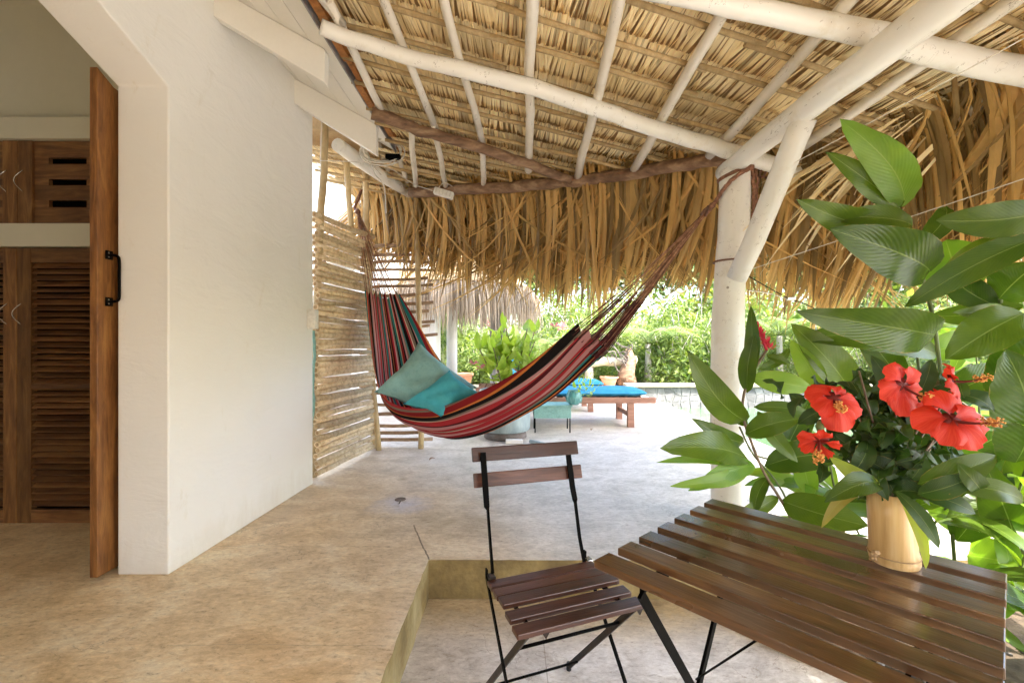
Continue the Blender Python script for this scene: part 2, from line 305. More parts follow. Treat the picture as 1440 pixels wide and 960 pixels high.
# hammock stripes: across the cloth (uv x)
m, nt, tc, p = base_mat('hammock_cloth')
uv = nt.nodes.new('ShaderNodeSeparateXYZ'); nt.links.new(tc.outputs['UV'], uv.inputs[0])
RED, DR, BK, TL, PK, OR, OL, CR, MR = (.52,.04,.05), (.30,.018,.022), (.012,.008,.008), (.03,.24,.24), (.62,.30,.30), (.72,.22,.05), (.24,.19,.14), (.74,.56,.44), (.10,.012,.016)
seq = [(TL,.024),(OR,.022),(RED,.024),(OL,.010),(DR,.026),(OR,.010),(BK,.030),(OL,.012),(PK,.030),(CR,.008),(RED,.030),(MR,.014),(PK,.022),(RED,.03),(OL,.016),(BK,.022),(CR,.006),(RED,.03),(PK,.016),(DR,.022),(OL,.014),
       (TL,.024),(RED,.026),(CR,.008),(PK,.016),(BK,.03),(OR,.01),(MR,.022),(RED,.02),
       (PK,.016),(OL,.022),(BK,.026),(TL,.030),(CR,.008),(DR,.022),(BK,.022),(PK,.020),(OL,.022),(TL,.020),(BK,.026),(RED,.018),(CR,.010),(OL,.020),(BK,.024),(PK,.016),(TL,.030),(DR,.022),(OR,.012),(BK,.022),(OL,.018),(CR,.008),(TL,.022),(DR,.040)]
tot = sum(s[1] for s in seq)
def stripes(fac, part):
    r = nt.nodes.new('ShaderNodeValToRGB'); r.color_ramp.interpolation = 'CONSTANT'; nt.links.new(fac, r.inputs[0])
    el = r.color_ramp.elements; w_ = sum(s[1] for s in part); acc = 0
    for i, (c, wd) in enumerate(part):
        e = el[0] if i == 0 else (el[1] if i == 1 else el.new(.99))
        e.position = acc/w_; e.color = (*c, 1); acc += wd
    return r.outputs[0]
half = 27; wa = sum(s[1] for s in seq[:half])/tot
fa = math_(nt, 'DIVIDE', uv.outputs[0], wa); fb = math_(nt, 'DIVIDE', math_(nt, 'SUBTRACT', uv.outputs[0], wa), 1-wa)
col = mix(nt, stripes(fa, seq[:half]), stripes(fb, seq[half:]), math_(nt, 'GREATER_THAN', uv.outputs[0], wa))
n = noise(nt, mapping(nt, tc.outputs['UV'], (260,6,1)), 2, 2)
col = mix(nt, col, (.0,.0,.0), math_(nt, 'MULTIPLY', n, .25))
nt.links.new(col, p.inputs['Base Color']); p.inputs['Roughness'].default_value = .85; p.inputs['Specular IOR Level'].default_value = .2
wn = noise(nt, mapping(nt, tc.outputs['UV'], (60,1.5,1)), 2, 3); bump(nt, p, math_(nt, 'ADD', wn, math_(nt, 'MULTIPLY', n, .3)), .6, .012)
t = nt.nodes.new('ShaderNodeBsdfTranslucent'); nt.links.new(col, t.inputs[0])
ms = nt.nodes.new('ShaderNodeMixShader'); ms.inputs[0].default_value = .18
nt.links.new(p.outputs[0], ms.inputs[1]); nt.links.new(t.outputs[0], ms.inputs[2]); nt.links.new(ms.outputs[0], nt.nodes['Material Output'].inputs[0])
# water
m, nt, tc, p = base_mat('pool_water')
n = noise(nt, tc.outputs['Object'], 5, 3); p.inputs['Base Color'].default_value = (.10,.17,.09,1); p.inputs['Roughness'].default_value = .05
p.inputs['Metallic'].default_value = 0; bump(nt, p, n, .15, .02)
m, nt, tc, p = base_mat('teal_glass')
p.inputs['Base Color'].default_value = (.22,.55,.52,1); p.inputs['Roughness'].default_value = .12; p.inputs['Transmission Weight'].default_value = .6
# ------------------------------------------------------------------ mesh building
class MB:
    def __init__(s): s.v = []; s.f = []; s.r = []; s.uv = None
    def add(s, vs, fs, r=None):
        o = len(s.v); s.v += [tuple(x) for x in vs]; s.f += [tuple(i+o for i in f) for f in fs]
        s.r += [rnd() if r is None else r]*len(vs); return s
    def box(s, c, size, ax=None, r=None):
        c = Vector(c); X, Yv, Z = ax if ax else (Vector((1,0,0)), Vector((0,1,0)), Vector((0,0,1)))
        hx, hy, hz = size[0]/2, size[1]/2, size[2]/2
        vs = [c + X*hx*a + Yv*hy*b + Z*hz*d for d in (-1,1) for a, b in ((-1,-1),(1,-1),(1,1),(-1,1))]
        return s.add(vs, [(3,2,1,0),(4,5,6,7),(0,1,5,4),(1,2,6,5),(2,3,7,6),(3,0,4,7)], r)
    def tube(s, pts, rad, n=8, cap=True, r=None, jit=0, squash=None):
        pts = [Vector(p) for p in pts]; k = len(pts)
        if not hasattr(rad, '__len__'): rad = [rad]*k
        t0 = (pts[1]-pts[0]).normalized(); up = Vector((0,0,1)) if abs(t0.z) < .9 else Vector((0,1,0))
        side = t0.cross(up).normalized(); vs = []
        for i, p_ in enumerate(pts):
            t = (pts[min(i+1,k-1)]-pts[max(i-1,0)]).normalized()
            side = (side - t*side.dot(t)).normalized(); bi = t.cross(side)
            for j in range(n):
                a = 2*math.pi*j/n; q = rad[i]*(1+(ru(-jit,jit) if jit else 0))
                vs.append(p_ + side*math.cos(a)*q + bi*math.sin(a)*q*(squash or 1))
        fs = [(i*n+j, i*n+(j+1)%n, (i+1)*n+(j+1)%n, (i+1)*n+j) for i in range(k-1) for j in range(n)]
        if cap: fs += [tuple(range(n-1,-1,-1)), tuple((k-1)*n+j for j in range(n))]
        return s.add(vs, fs, r)
    def lathe(s, c, prof, n=24, cap=True, r=None):
        c = Vector(c); vs = [c+Vector((q*math.cos(2*math.pi*j/n), q*math.sin(2*math.pi*j/n), z)) for q, z in prof for j in range(n)]
        k = len(prof); fs = [(i*n+j, i*n+(j+1)%n, (i+1)*n+(j+1)%n, (i+1)*n+j) for i in range(k-1) for j in range(n)]
        if cap: fs += [tuple(range(n-1,-1,-1)), tuple((k-1)*n+j for j in range(n))]
        return s.add(vs, fs, r)
    def prism(s, poly, d, r=None):
        """poly: list of 3-D points (planar), extruded by vector d"""
        d = Vector(d); n = len(poly); vs = [Vector(p) for p in poly]+[Vector(p)+d for p in poly]
        return s.add(vs, [tuple(range(n-1,-1,-1)), tuple(range(n,2*n))]+[(i,(i+1)%n,n+(i+1)%n,n+i) for i in range(n)], r)
    def grid(s, fn, nu, nv, r=None):
        if s.uv is None: s.uv = {}
        o = len(s.v)
        vs = []; 
        for j in range(nv+1):
            for i in range(nu+1):
                vs.append(fn(i/nu, j/nv)); s.uv[o+len(vs)-1] = (i/nu, j/nv)
        return s.add(vs, [(j*(nu+1)+i, j*(nu+1)+i+1, (j+1)*(nu+1)+i+1, (j+1)*(nu+1)+i) for j in range(nv) for i in range(nu)], r)
ORG = {}
def mesh_from(mb, mat, org, smooth=True, name='m', fix=False):
    me = bpy.data.meshes.new(name)
    me.from_pydata([(v[0]-org[0], v[1]-org[1], v[2]-org[2]) for v in mb.v], [], mb.f)
    me.materials.append(MATS[mat])
    a = me.attributes.new('rnd', 'FLOAT', 'POINT'); a.data.foreach_set('value', mb.r)
    if mb.uv:
        u = me.uv_layers.new(name='UVMap'); li = np.empty(len(me.loops), np.int32); me.loops.foreach_get('vertex_index', li)
        uvs = np.zeros((len(mb.v), 2)); 
        for k, q in mb.uv.items(): uvs[k] = q
        u.data.foreach_set('uv', uvs[li].ravel())
    if smooth:
        me.polygons.foreach_set('use_smooth', [len(p.vertices) == 4 for p in me.polygons])
    if fix:
        import bmesh
        bm = bmesh.new(); bm.from_mesh(me); bmesh.ops.recalc_face_normals(bm, faces=bm.faces); bm.to_mesh(me); bm.free()
    me.update(); return me
def tag(o, label=None, cat=None, group=None, kind=None):
    if label: o['label'] = label
    if cat: o['category'] = cat
    if group: o['group'] = group
    if kind: o['kind'] = kind
    return o
def thing(name, loc, label, cat, group=None):
    o = bpy.data.objects.new(name, None); COL.objects.link(o); o.location = loc; ORG[o.name] = Vector(loc)
    o.empty_display_size = .1
    return tag(o, label, cat, group)
def obj(name, mb, mat, parent=None, smooth=False, bevel=0, fix=False, label=None, cat=None, group=None, kind=None):
    if parent is not None: org = ORG[parent.name]
    else:
        xs = np.array(mb.v); org = Vector((float(xs[:,0].mean()), float(xs[:,1].mean()), float(xs[:,2].min())))
    o = bpy.data.objects.new(name, mesh_from(mb, mat, org, smooth, name, fix)); COL.objects.link(o)
    if parent is not None: o.parent = parent
    else: o.location = org
    ORG[o.name] = Vector(org)
    if bevel:
        b = o.modifiers.new('bevel', 'BEVEL'); b.width = bevel; b.segments = 2; b.limit_method = 'ANGLE'
    return tag(o, label, cat, group, kind)
def inst(name, me, parent, loc, rot=(0,0,0), sc=(1,1,1), label=None):
    """part sharing mesh data; loc in the parent's root frame"""
    o = bpy.data.objects.new(name, me); COL.objects.link(o); o.parent = parent
    o.location = Vector(loc) - ORG[parent.name]; o.rotation_euler = rot; o.scale = sc
    ORG[o.name] = ORG[parent.name]
    if label: o['label'] = label
    return o
def box_mesh_fn(c, size, ax=None): return MB().box(c, size, ax)
def spline(pts, n=6):
    P = [Vector(p) for p in pts]; P = [P[0]*2-P[1]] + P + [P[-1]*2-P[-2]]; out = []
    for i in range(1, len(P)-2):
        for k in range(n):
            t = k/n; a, b, c, d = P[i-1], P[i], P[i+1], P[i+2]
            out.append(.5*((2*b)+(c-a)*t+(2*a-5*b+4*c-d)*t*t+(3*b-a-3*c+d)*t**3))
    out.append(P[-2]); return out
def wob(pts, a):
    return [Vector(p) + Vector((ru(-a,a), ru(-a,a), ru(-a,a))) for p in pts]
def line(a, b, n=6): a, b = Vector(a), Vector(b); return [a.lerp(b, i/n) for i in range(n+1)]
def uvbox(mb, c, size, ax):
    """box with a UV running along its length, for grained slats"""
    o = len(mb.v); mb.box(c, size, ax)
    if mb.uv is None: mb.uv = {}
    k = 0
    for d in (0, 1):
        for a, b in ((0,0),(1,0),(1,1),(0,1)):
            mb.uv[o+k] = (a*size[0], b*size[1]+d*size[2]); k += 1
    return mb
# ================================================================== SETTING
def jedge(pts, a=.003, step=.06):
    out = []
    for i in range(len(pts)):
        p, q = Vector(pts[i]), Vector(pts[(i+1) % len(pts)]); n = max(1, int((q-p).length/step)) if (q-p).length < 6 else 1
        for k in range(n):
            s = p.lerp(q, k/n)
            if k: s += Vector((ru(-a,a), ru(-a,a), 0))
            out.append(s)
    return out
SX, SY = -.37, 2.016
# terrace slab, L shaped round the lower patio, and out to the pool
poly = [(-6,-3,0), (SX-.02,-3,0), (SX,SY,0), (3.0,SY,0), (3.0,3.9,0), (2.38,3.9,0), (2.38,10.3,0), (-8,10.3,0), (-8,3.0,0), (-6,3.0,0)]
pl = jedge(poly)
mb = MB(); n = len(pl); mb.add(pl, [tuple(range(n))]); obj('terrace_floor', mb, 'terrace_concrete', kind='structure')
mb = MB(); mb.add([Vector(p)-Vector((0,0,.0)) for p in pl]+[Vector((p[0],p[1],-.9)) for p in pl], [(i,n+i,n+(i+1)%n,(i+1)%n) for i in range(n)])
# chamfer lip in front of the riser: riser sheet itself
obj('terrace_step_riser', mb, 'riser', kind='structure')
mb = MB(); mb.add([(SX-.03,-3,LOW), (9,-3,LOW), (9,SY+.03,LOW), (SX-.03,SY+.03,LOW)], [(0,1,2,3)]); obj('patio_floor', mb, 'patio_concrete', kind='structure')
mb = MB()
for q in ([(-300,-300),(300,-300),(300,-3),(-300,-3)], [(-300,10.3),(300,10.3),(300,500),(-300,500)], [(-300,-3),(-8,-3),(-8,10.3),(-300,10.3)], [(9,-3),(300,-3),(300,10.3),(9,10.3)],
          [(3.0,SY),(9,SY),(9,3.9),(3.0,3.9)], [(2.38,9.75),(9,9.75),(9,10.3),(2.38,10.3)], [(-8,-3),(-6,-3),(-6,3),(-8,3)]):
    mb.add([(x,y,-.02) for x, y in q], [(0,1,2,3)])
obj('ground', mb, 'ground', kind='structure')
# pool
mb = MB(); mb.add([(2.38,3.9,-.42),(9,3.9,-.42),(9,9.75,-.42),(2.38,9.75,-.42)], [(0,1,2,3)]); obj('pool_water', mb, 'pool_water', kind='structure')
pw = thing('pool_wall', (5.5,9.5,-.9), 'stone clad wall and pale coping along the far side of the pool', 'wall')
obj('wall', MB().box((5.69,9.62,-.44), (6.62,.22,.92)), 'mortar', pw)
obj('coping', MB().box((5.69,9.60,.05), (6.62,.36,.06)), 'coping', pw, bevel=.01)
obj('coping', MB().box((9.0,6.6,-.2), (.3,5.7,.5)), 'coping', pw)
nx, nz = 34, 3
gx = [[2.4+6.5*(i+ (ru(-.3,.3) if 0<i<nx else 0))/nx for i in range(nx+1)] for j in range(nz+1)]
gz = [[-.44+.44*(j+(ru(-.25,.25) if 0<j<nz else 0))/nz for i in range(nx+1)] for j in range(nz+1)]
for j in range(nz):
    for i in range(nx):
        c = [(gx[j][i],gz[j][i]),(gx[j][i+1],gz[j][i+1]),(gx[j+1][i+1],gz[j+1][i+1]),(gx[j+1][i],gz[j+1][i])]
        mx, mz = sum(p[0] for p in c)/4, sum(p[1] for p in c)/4
        c = [(mx+(x-mx)*.88, mz+(z-mz)*.86) for x, z in c]; d = ru(.008,.02)
        mb = MB(); mb.prism([(x,9.51,z) for x, z in c], (0,-d,0), rnd()); obj('stone', mb, 'stone', pw, fix=True)
# ------------------------------------------------------------------ house
hs = thing('house', (-3,1.5,0), 'cream plastered house with a chamfered doorway and boarded eave', 'house')
def wx(y, x0=-1.424): return x0 + (y-1.887)*.058
TH = .212
ol = [(3.094,0),(3.094,2.72),(-2.4,2.72),(-2.4,0),(-.1,0),(-.1,2.36),(1.1,2.36),(1.887,H+1.057),(1.887,0)]
mb = MB(); n = len(ol)
mb.add([(wx(y), y, z) for y, z in ol]+[(wx(y)-TH, y, z) for y, z in ol], [tuple(range(n-1,-1,-1)), tuple(range(n,2*n))]+[(i,(i+1)%n,n+(i+1)%n,n+i) for i in range(n)])
obj('wall', mb, 'plaster', hs, fix=True, bevel=.006)
mb = MB(); mb.box((-3.0,2.67,1.45), (2.75,.30,2.9)); mb.box((-4.6,.2,1.45), (.2,4.8,2.9)); mb.box((-3.0,-2.5,1.45), (3.0,.2,2.9)); mb.box((-3.0,.1,2.86),(3.0,5.0,.06))
obj('inner_wall', mb, 'plaster_in', hs)
obj('unseen_rear_wall', MB().box((.9,-3.5,1.35), (4.6,.2,3.0)), 'plaster_dim', hs)  # unseen wall behind the camera, added and toned dull to cut light from there
# rear return of the house end
obj('wall', MB().box((-3.1,3.0,1.4), (2.9,.12,2.8)), 'plaster', hs)
# sloping boarded eave
def eave(x): t = (x+1.45)/.62; return (1.70 - .35*t) + H
for i in range(5):
    x0 = -1.46 + .126*i; x1 = x0 + .123
    mb = MB(); y0, y1 = -2.4, 3.23
    mb.prism([(x0,y0,eave(x0)),(x1,y0,eave(x1)),(x1,y0,eave(x1)+.02),(x0,y0,eave(x0)+.02)], (0,y1-y0,0))
    obj('soffit_plank', mb, 'white_board', hs, fix=True)
for y, x0 in ((2.15,-1.42),(2.86,-1.39),(1.43,-1.45),(.7,-1.5),(-.1,-1.5)):
    mb = MB(); xe = -.885 if y < 2.5 else -.853
    zb = (lambda x: (1.53-.6*(x+1.4)+H) if y < 2.5 else (1.49-.62*(x+1.36)+H))
    mb.prism([(x0,y,zb(x0)),(xe,y,zb(xe)),(xe,y,eave(xe)-.002),(x0,y,eave(x0)-.002)], (0,.05,0)); obj('eave_beam', mb, 'white_board', hs, fix=True, bevel=.003)
mb = MB(); mb.box((-.826,.42,eave(-.83)+.012), (.006,5.64,.05)); obj('drip_edge', mb, 'grey_metal', hs)
mb = MB(); mb.prism([(-5.2,-2.5,eave(-.83)+2.52),(-.83,-2.5,eave(-.83)+.03),(-.83,-2.5,eave(-.83)+.10),(-5.2,-2.5,eave(-.83)+2.60)], (0,5.72,0)); obj('roof', mb, 'rust', hs, fix=True)
# rusty weathered board between house roof and thatch
mb = MB()
for k in range(28):
    y = -2.2+k*.2; mb.box((-.80+ru(-.01,.01), y+.1, H+1.43+ru(-.01,.02)), (.02+ru(0,.02),.22,.14+ru(-.02,.04)), r=rnd())
obj('flashing', mb, 'rust', hs)
# sliding door
dr = thing('sliding_door', (-1.68,2.0,0), 'varnished wooden door slid back behind the plastered jamb with a black pull handle', 'door')
obj('door_leaf', MB().prism([(-1.662,1.824,.02),(-1.662,2.42,.02),(-1.662,2.42,1.98),(-1.662,1.90,H+1.06),(-1.662,1.824,H+1.10)], (-.032,0,0)), 'door_wood', dr, fix=True, bevel=.003)
zt = V(160,358,1.86).z; zb_ = V(160,424,1.86).z
hm = MB(); hx = -1.658; hy = 1.872
hm.tube(spline([(hx,hy,zt),(hx+.03,hy,zt-.003),(hx+.042,hy,zt-.02),(hx+.042,hy,(zt+zb_)/2),(hx+.042,hy,zb_+.02),(hx+.03,hy,zb_+.003),(hx,hy,zb_)],4), .0055, 8)
hm.box((hx+.001,hy,zt),(.006,.03,.035)); hm.box((hx+.001,hy,zb_),(.006,.03,.035))
h = obj('handle', hm, 'black_metal', dr, smooth=True)
bm_ = MB()
for z in (zt+.008, zt-.008, zb_+.008, zb_-.008): bm_.box((hx+.005,hy-.008,z),(.004,.006,.006))
obj('screw', bm_, 'steel', h)
# built-in wardrobe at Y=2.43
YW = 2.43
def WX(u): return (u-720)/F*YW
def WZ(v): return H+(480-v)/F*YW
wd = thing('built_in_wardrobe', (WX(40),YW,0), 'built-in wooden wardrobe with slotted upper doors and louvred lower doors', 'wardrobe')
XL, XR = WX(-330), WX(156)
for v0, v1, nm in ((167,197,'shelf'),(315,347.5,'shelf')):
    obj(nm, MB().box(((XL+XR)/2, YW+.01, (WZ(v0)+WZ(v1))/2), (XR-XL,.06,WZ(v0)-WZ(v1))), 'plaster_in', wd, bevel=.004)
obj('slot_shade_plate', MB().box(((XL+XR)/2, YW+.058, (WZ(197)+WZ(736))/2), (XR-XL,.02,WZ(197)-WZ(736))), 'black_metal', wd)  # black plate standing in for the shade behind slots and louvres
def crescent(u, v0, v1, par):
    zc = (WZ(v0)+WZ(v1))/2; hh = (WZ(v0)-WZ(v1))/2; x = WX(u)
    pts = [(x+.03-.03*math.cos(t*.5*math.pi)*1.0, YW-.005-.018*math.cos(t*math.pi/2), zc+hh*t) for t in [i/6-1 for i in range(13)]]
    obj('handle', MB().tube(pts, .0028, 6), 'steel', par, smooth=True)
for u0, u1, hu in ((-97,24.5,None),(25.5,150,None),(-330,-98,None)):
    # upper door
    dd = obj('upper_door', MB().box(((WX(u0)+WX(u0+20.5))/2, YW+.012, (WZ(198)+WZ(314))/2), (WX(u0+20.5)-WX(u0),.03,WZ(198)-WZ(314))), 'wardrobe_v', wd, bevel=.002)
    obj('stile', MB().box(((WX(u1)+WX(u1-20.5))/2, YW+.012, (WZ(198)+WZ(314))/2), (WX(u1)-WX(u1-20.5),.03,WZ(198)-WZ(314))), 'wardrobe_v', dd, bevel=.002)
    rows = [(198,221),(230,251),(260,281),(291,314)]
    for a, b in rows:
        obj('panel', MB().box(((WX(u0+21)+WX(u1-21))/2, YW+.018, (WZ(a)+WZ(b))/2), (WX(u1-21)-WX(u0+21),.022,WZ(a)-WZ(b))), 'wardrobe_h', dd)
    for (a, b) in ((221,230),(251,260),(281,291)):
        for x0_, x1_ in ((u0+21,u0+41),(u1-30,u1-21)):
            obj('panel', MB().box(((WX(x0_)+WX(x1_))/2, YW+.0182, (WZ(a)+WZ(b))/2), (WX(x1_)-WX(x0_),.0216,WZ(a)-WZ(b))), 'wardrobe_h', dd)
    # lower louvred door
    ld = obj('lower_door', MB().box(((WX(u0)+WX(u0+19))/2, YW+.012, (WZ(349)+WZ(735))/2), (WX(u0+19)-WX(u0),.034,WZ(349)-WZ(735))), 'wardrobe_v', wd, bevel=.002)
    obj('stile', MB().box(((WX(u1)+WX(u1-19))/2, YW+.012, (WZ(349)+WZ(735))/2), (WX(u1)-WX(u1-19),.034,WZ(349)-WZ(735))), 'wardrobe_v', ld, bevel=.002)
    for a, b in ((349,369),(716,735),(540,546)):
        obj('rail', MB().box(((WX(u0+19)+WX(u1-19))/2, YW+.0125, (WZ(a)+WZ(b))/2), (WX(u1-19)-WX(u0+19),.030,WZ(a)-WZ(b))), 'wardrobe_h', ld)
    vv = 373.0
    while vv < 714:
        ang = math.radians(38+ru(-6,6)+(12 if vv < 450 and rnd() < .3 else 0))
        ax = (Vector((1,0,0)), Vector((0,math.cos(ang),math.sin(ang))), Vector((0,-math.sin(ang),math.cos(ang))))
        obj('slat', MB().box(((WX(u0+19)+WX(u1-19))/2, YW+.014, WZ(vv)), (WX(u1-19)-WX(u0+19),.034,.006), ax), 'wardrobe_h', ld)
        vv += 8.6
crescent(2.5,240,270,wd); crescent(26,240,270,wd); crescent(3.5,427,456,wd); crescent(23.5,427,456,wd)
# junction box and cables at the end of the wall
jx = thing('junction_box', V(441,460,3.05), 'small cream electrical box on the end of the plastered wall', 'electrical box')
obj('box_body', MB().box(V(440,449,3.04), (.06,.05,.13)), 'plastic_white', jx, bevel=.006)
obj('cover', MB().box(V(440,449,3.04)+Vector((0,-.027,0)), (.05,.006,.115)), 'plastic_white', jx, bevel=.003)
mb = MB(); mb.tube(wob(line(V(439,436,3.13), V(437,180,3.10), 10), .004), .004, 6); mb.tube(wob(line(V(436,462,3.12), V(438,640,3.12), 10), .006), .006, 6)
obj('conduit', mb, 'cable', jx, smooth=True)
st = MB().tube(wob(spline([V(441,464,3.14),V(442,500,3.15),V(440,540,3.15),V(441,570,3.15),V(438,600,3.14)],4), .003), .011, 6, squash=.4)
obj('strap', st, 'teal_paint', smooth=True, label='turquoise strap hanging below the cream electrical box at the wall end', cat='strap')
# ================================================================== PORCH ROOF
rf = thing('thatched_porch_roof', (.5,1.5,H+1.3), 'palm thatch porch roof on whitewashed poles with a shaggy golden fringe', 'roof')
EN = Vector((.496,.868)); EL = 3.25          # far eave: EN.(x,y) = EL
XE = 2.17                                    # right eave
def inside(x, y, m=0):
    if EN.x*x+EN.y*y > EL+m or x > XE+m: return False
    if y < 3.22 and x < -.80: return False
    return x > -1.6 and y > -1.9
BS = .25
qs = []; q = -2.2
while q < 4.3: qs.append(q); q += ru(.19,.225)
# battens: one part per piece between ragged ends
def bat_pts(q, x0, x1, off):
    pts = []; n = max(3, int((x1-x0)/.25))
    for i in range(n+1):
        x = x0+(x1-x0)*i/n; y = q+BS*x; pts.append(Vector((x, y+ru(-.006,.006), rz(x,y,off)+ru(-.004,.004))))
    return pts
for q in qs:
    xs = [x for x in np.arange(-1.6, XE+.05, .05) if inside(x, q+BS*x, .03)]
    if len(xs) < 6: continue
    a, b = min(xs), max(xs); cuts = [a]
    while cuts[-1] < b-1.2: cuts.append(cuts[-1]+ru(.7,1.1))
    cuts.append(b)
    for k in range(len(cuts)-1):
        dq = ru(-.02,.02)
        mb = MB().tube(bat_pts(q+dq, cuts[k]-.04, min(b, cuts[k+1]+.04), -.030+ru(-.004,.004)), .0138, 6, squash=.8, r=rnd()); obj('batten', mb, 'batten', rf, smooth=True)
# rafters along Y, resting under the battens
def rafter(pts, r0, r1, nm='rafter', mat='rafter_white', n=9, w_=.006):
    p = wob(pts, w_); k = len(p); rr = [(r0+(r1-r0)*i/(k-1))*(1+ru(-.05,.05)) for i in range(k)]
    return obj(nm, MB().tube(p, rr, n, jit=.03), mat, rf, smooth=True)
OFF = -.06
raf = [((455,0),(481,35)),((492,62),(542,163)),((539,0),(613,180)),((615,198),(626,262)),((627,0),(676,201)),((678,222),(680,262)),
       ((747,0),(743,228)),((870,0),(813,243)),((1016,19),(895,232)),((1149,52),(1010,205)),((1297,90),(1130,205)),((1429,122),(1252,216)),((580,205),(584,262))]
RX = []
for i, (a, b) in enumerate(raf):
    A, B = R(*a, OFF), R(*b, OFF); d = (B-A).normalized()
    if a[1] <= 125 and i != 1: A = A - d*(A.y+1.8)/max(.3, d.y)
    elif i == 1: A = A - d*.25
    elif i in (3,5,12): A = A - d*.22
    if i in (6,7,8,9,10,11): B = B + d*.12
    m = max(4, int((B-A).length/.35)); wq = .012 if i in (7,4) else .006
    rafter(line(A, B, m), .019, .0195 if a[0] < 700 else .026, w_=wq)
# long beams
def px_beam(pts, off, rad, nm, mat, n=14, w_=.004, ext0=0, ext1=0, jit=.02):
    p = spline([R(u, v, off) for u, v in pts], 4)
    if ext0: d = (p[0]-p[1]).normalized(); p = [p[0]+d*ext0]+p
    if ext1: d = (p[-1]-p[-2]).normalized(); p = p+[p[-1]+d*ext1]
    k = len(p); rr = [rad[0]+(rad[1]-rad[0])*i/(k-1) for i in range(k)]
    return obj(nm, MB().tube(wob(p, w_), rr, n, jit=jit), mat, rf, smooth=True)
px_beam([(458,42),(574,80),(650,98),(747,122),(834,151),(900,174),(994,203),(1042,217),(1117,240),(1177,256)], -.115, (.031,.045), 'beam', 'white_pole', ext0=.02)
px_beam([(994,2),(1125,28),(1237,52),(1312,75),(1440,101)], -.115, (.033,.049), 'beam', 'white_pole', ext0=1.4, ext1=.35)
px_beam([(585,270),(646,266),(737,261),(809,254),(881,246),(953,233),(1018,224)], -.075, (.043,.038), 'log', 'log', 12, .008, .05, .06, .09)
px_beam([(542,166),(580,180),(622,192),(695,215),(747,232),(792,249)], -.10, (.034,.030), 'log', 'log', 12, .007, .08, .05, .09)
# level beam on the post, running towards the viewer
pb = [Vector((1.205,2.60,H+.955)), Vector((1.205,2.3,H+.955)), Vector((1.21,1.8,H+.955)), Vector((1.23,1.267,H+.955)), Vector((1.24,.4,H+.96)), Vector((1.25,-1.8,H+.96))]
obj('beam', MB().tube(wob(spline(pb,4),.003), [.047+.007*min(1,i/9) for i in range(21)], 16, jit=.01), 'white_pole', rf, smooth=True)
# top plate over the bamboo screens
obj('plate', MB().tube(wob([V(474,203,3.12),V(500,222,3.35),V(540,249,3.65),V(583,276,4.02)],.004), [.045,.05,.047,.04], 12, jit=.03), 'white_pole', rf, smooth=True)
for (a,b,Y0,Y1) in (((505,190),(520,230),3.1,3.4),((533,205),(545,240),3.3,3.65),((556,205),(572,256),3.2,3.75)):
    rafter(line(V(*a,Y0), V(*b,Y1), 4), .018, .016)
# backing and courses of leaf strips
mb = MB(); o = .085
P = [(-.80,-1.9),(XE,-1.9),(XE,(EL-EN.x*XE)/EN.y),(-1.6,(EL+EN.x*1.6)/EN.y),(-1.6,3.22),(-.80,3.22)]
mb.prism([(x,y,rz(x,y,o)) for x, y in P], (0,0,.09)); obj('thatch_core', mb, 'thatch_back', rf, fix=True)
for ci, q in enumerate(qs):
    mb = MB(); x = -1.62 + ru(0,.05); ap = x+.12; cw = .24; cl = 0
    while x < XE+.04:
        if x > ap+cw/2: ap = x+cw/2; cw = ru(.16,.30); cl = rnd()
        y = q+BS*x-.018+ru(-.005,.005)+.006*math.sin(x*9+ci)
        if inside(x, y+.06, .05):
            wd_ = ru(.007,.015)*(1.6 if rnd() < .12 else 1); L = ru(.255,.28); an = (x-ap)/.24*.20+ru(-.04,.04); dx, dy = math.sin(an), math.cos(an)
            zo = ru(-.004,.003); c = (.25+cl*.45+rnd()*.4) % 1.0 if rnd() > .05 else .0; tw = ru(-.003,.003)
            vs = []
            for k, s in enumerate((0,.33,.7,1)):
                w2 = wd_/2*(1,1.05,.95,.6)[k]
                px, py = x+dx*L*s, y+dy*L*s; zz = rz(px,py,zo+.002+.034*s - .006*math.sin(math.pi*s)*(1 if c > .5 else .4))
                vs += [(px-w2,py,zz-tw),(px,py,zz-.002),(px+w2,py,zz+tw)]
            mb.add(vs, [(3*k,3*k+1,3*k+4,3*k+3) for k in range(3)]+[(3*k+1,3*k+2,3*k+5,3*k+4) for k in range(3)], c)
            if rnd() < .035:   # loose splinter hanging under the course
                a = rnd()*.1; mb.add([(x,y,rz(x,y,-.0)),(x+.006,y,rz(x,y,0)),(x+ru(-.05,.05),y+.04+a,rz(x,y,-.02-rnd()*.03))], [(0,1,2)], rnd()*.3)
        x += wd_*ru(.78,.98) if inside(x, y+.06, .05) else .012
    if mb.v: obj('thatch_course', mb, 'thatch', rf, kind='stuff')
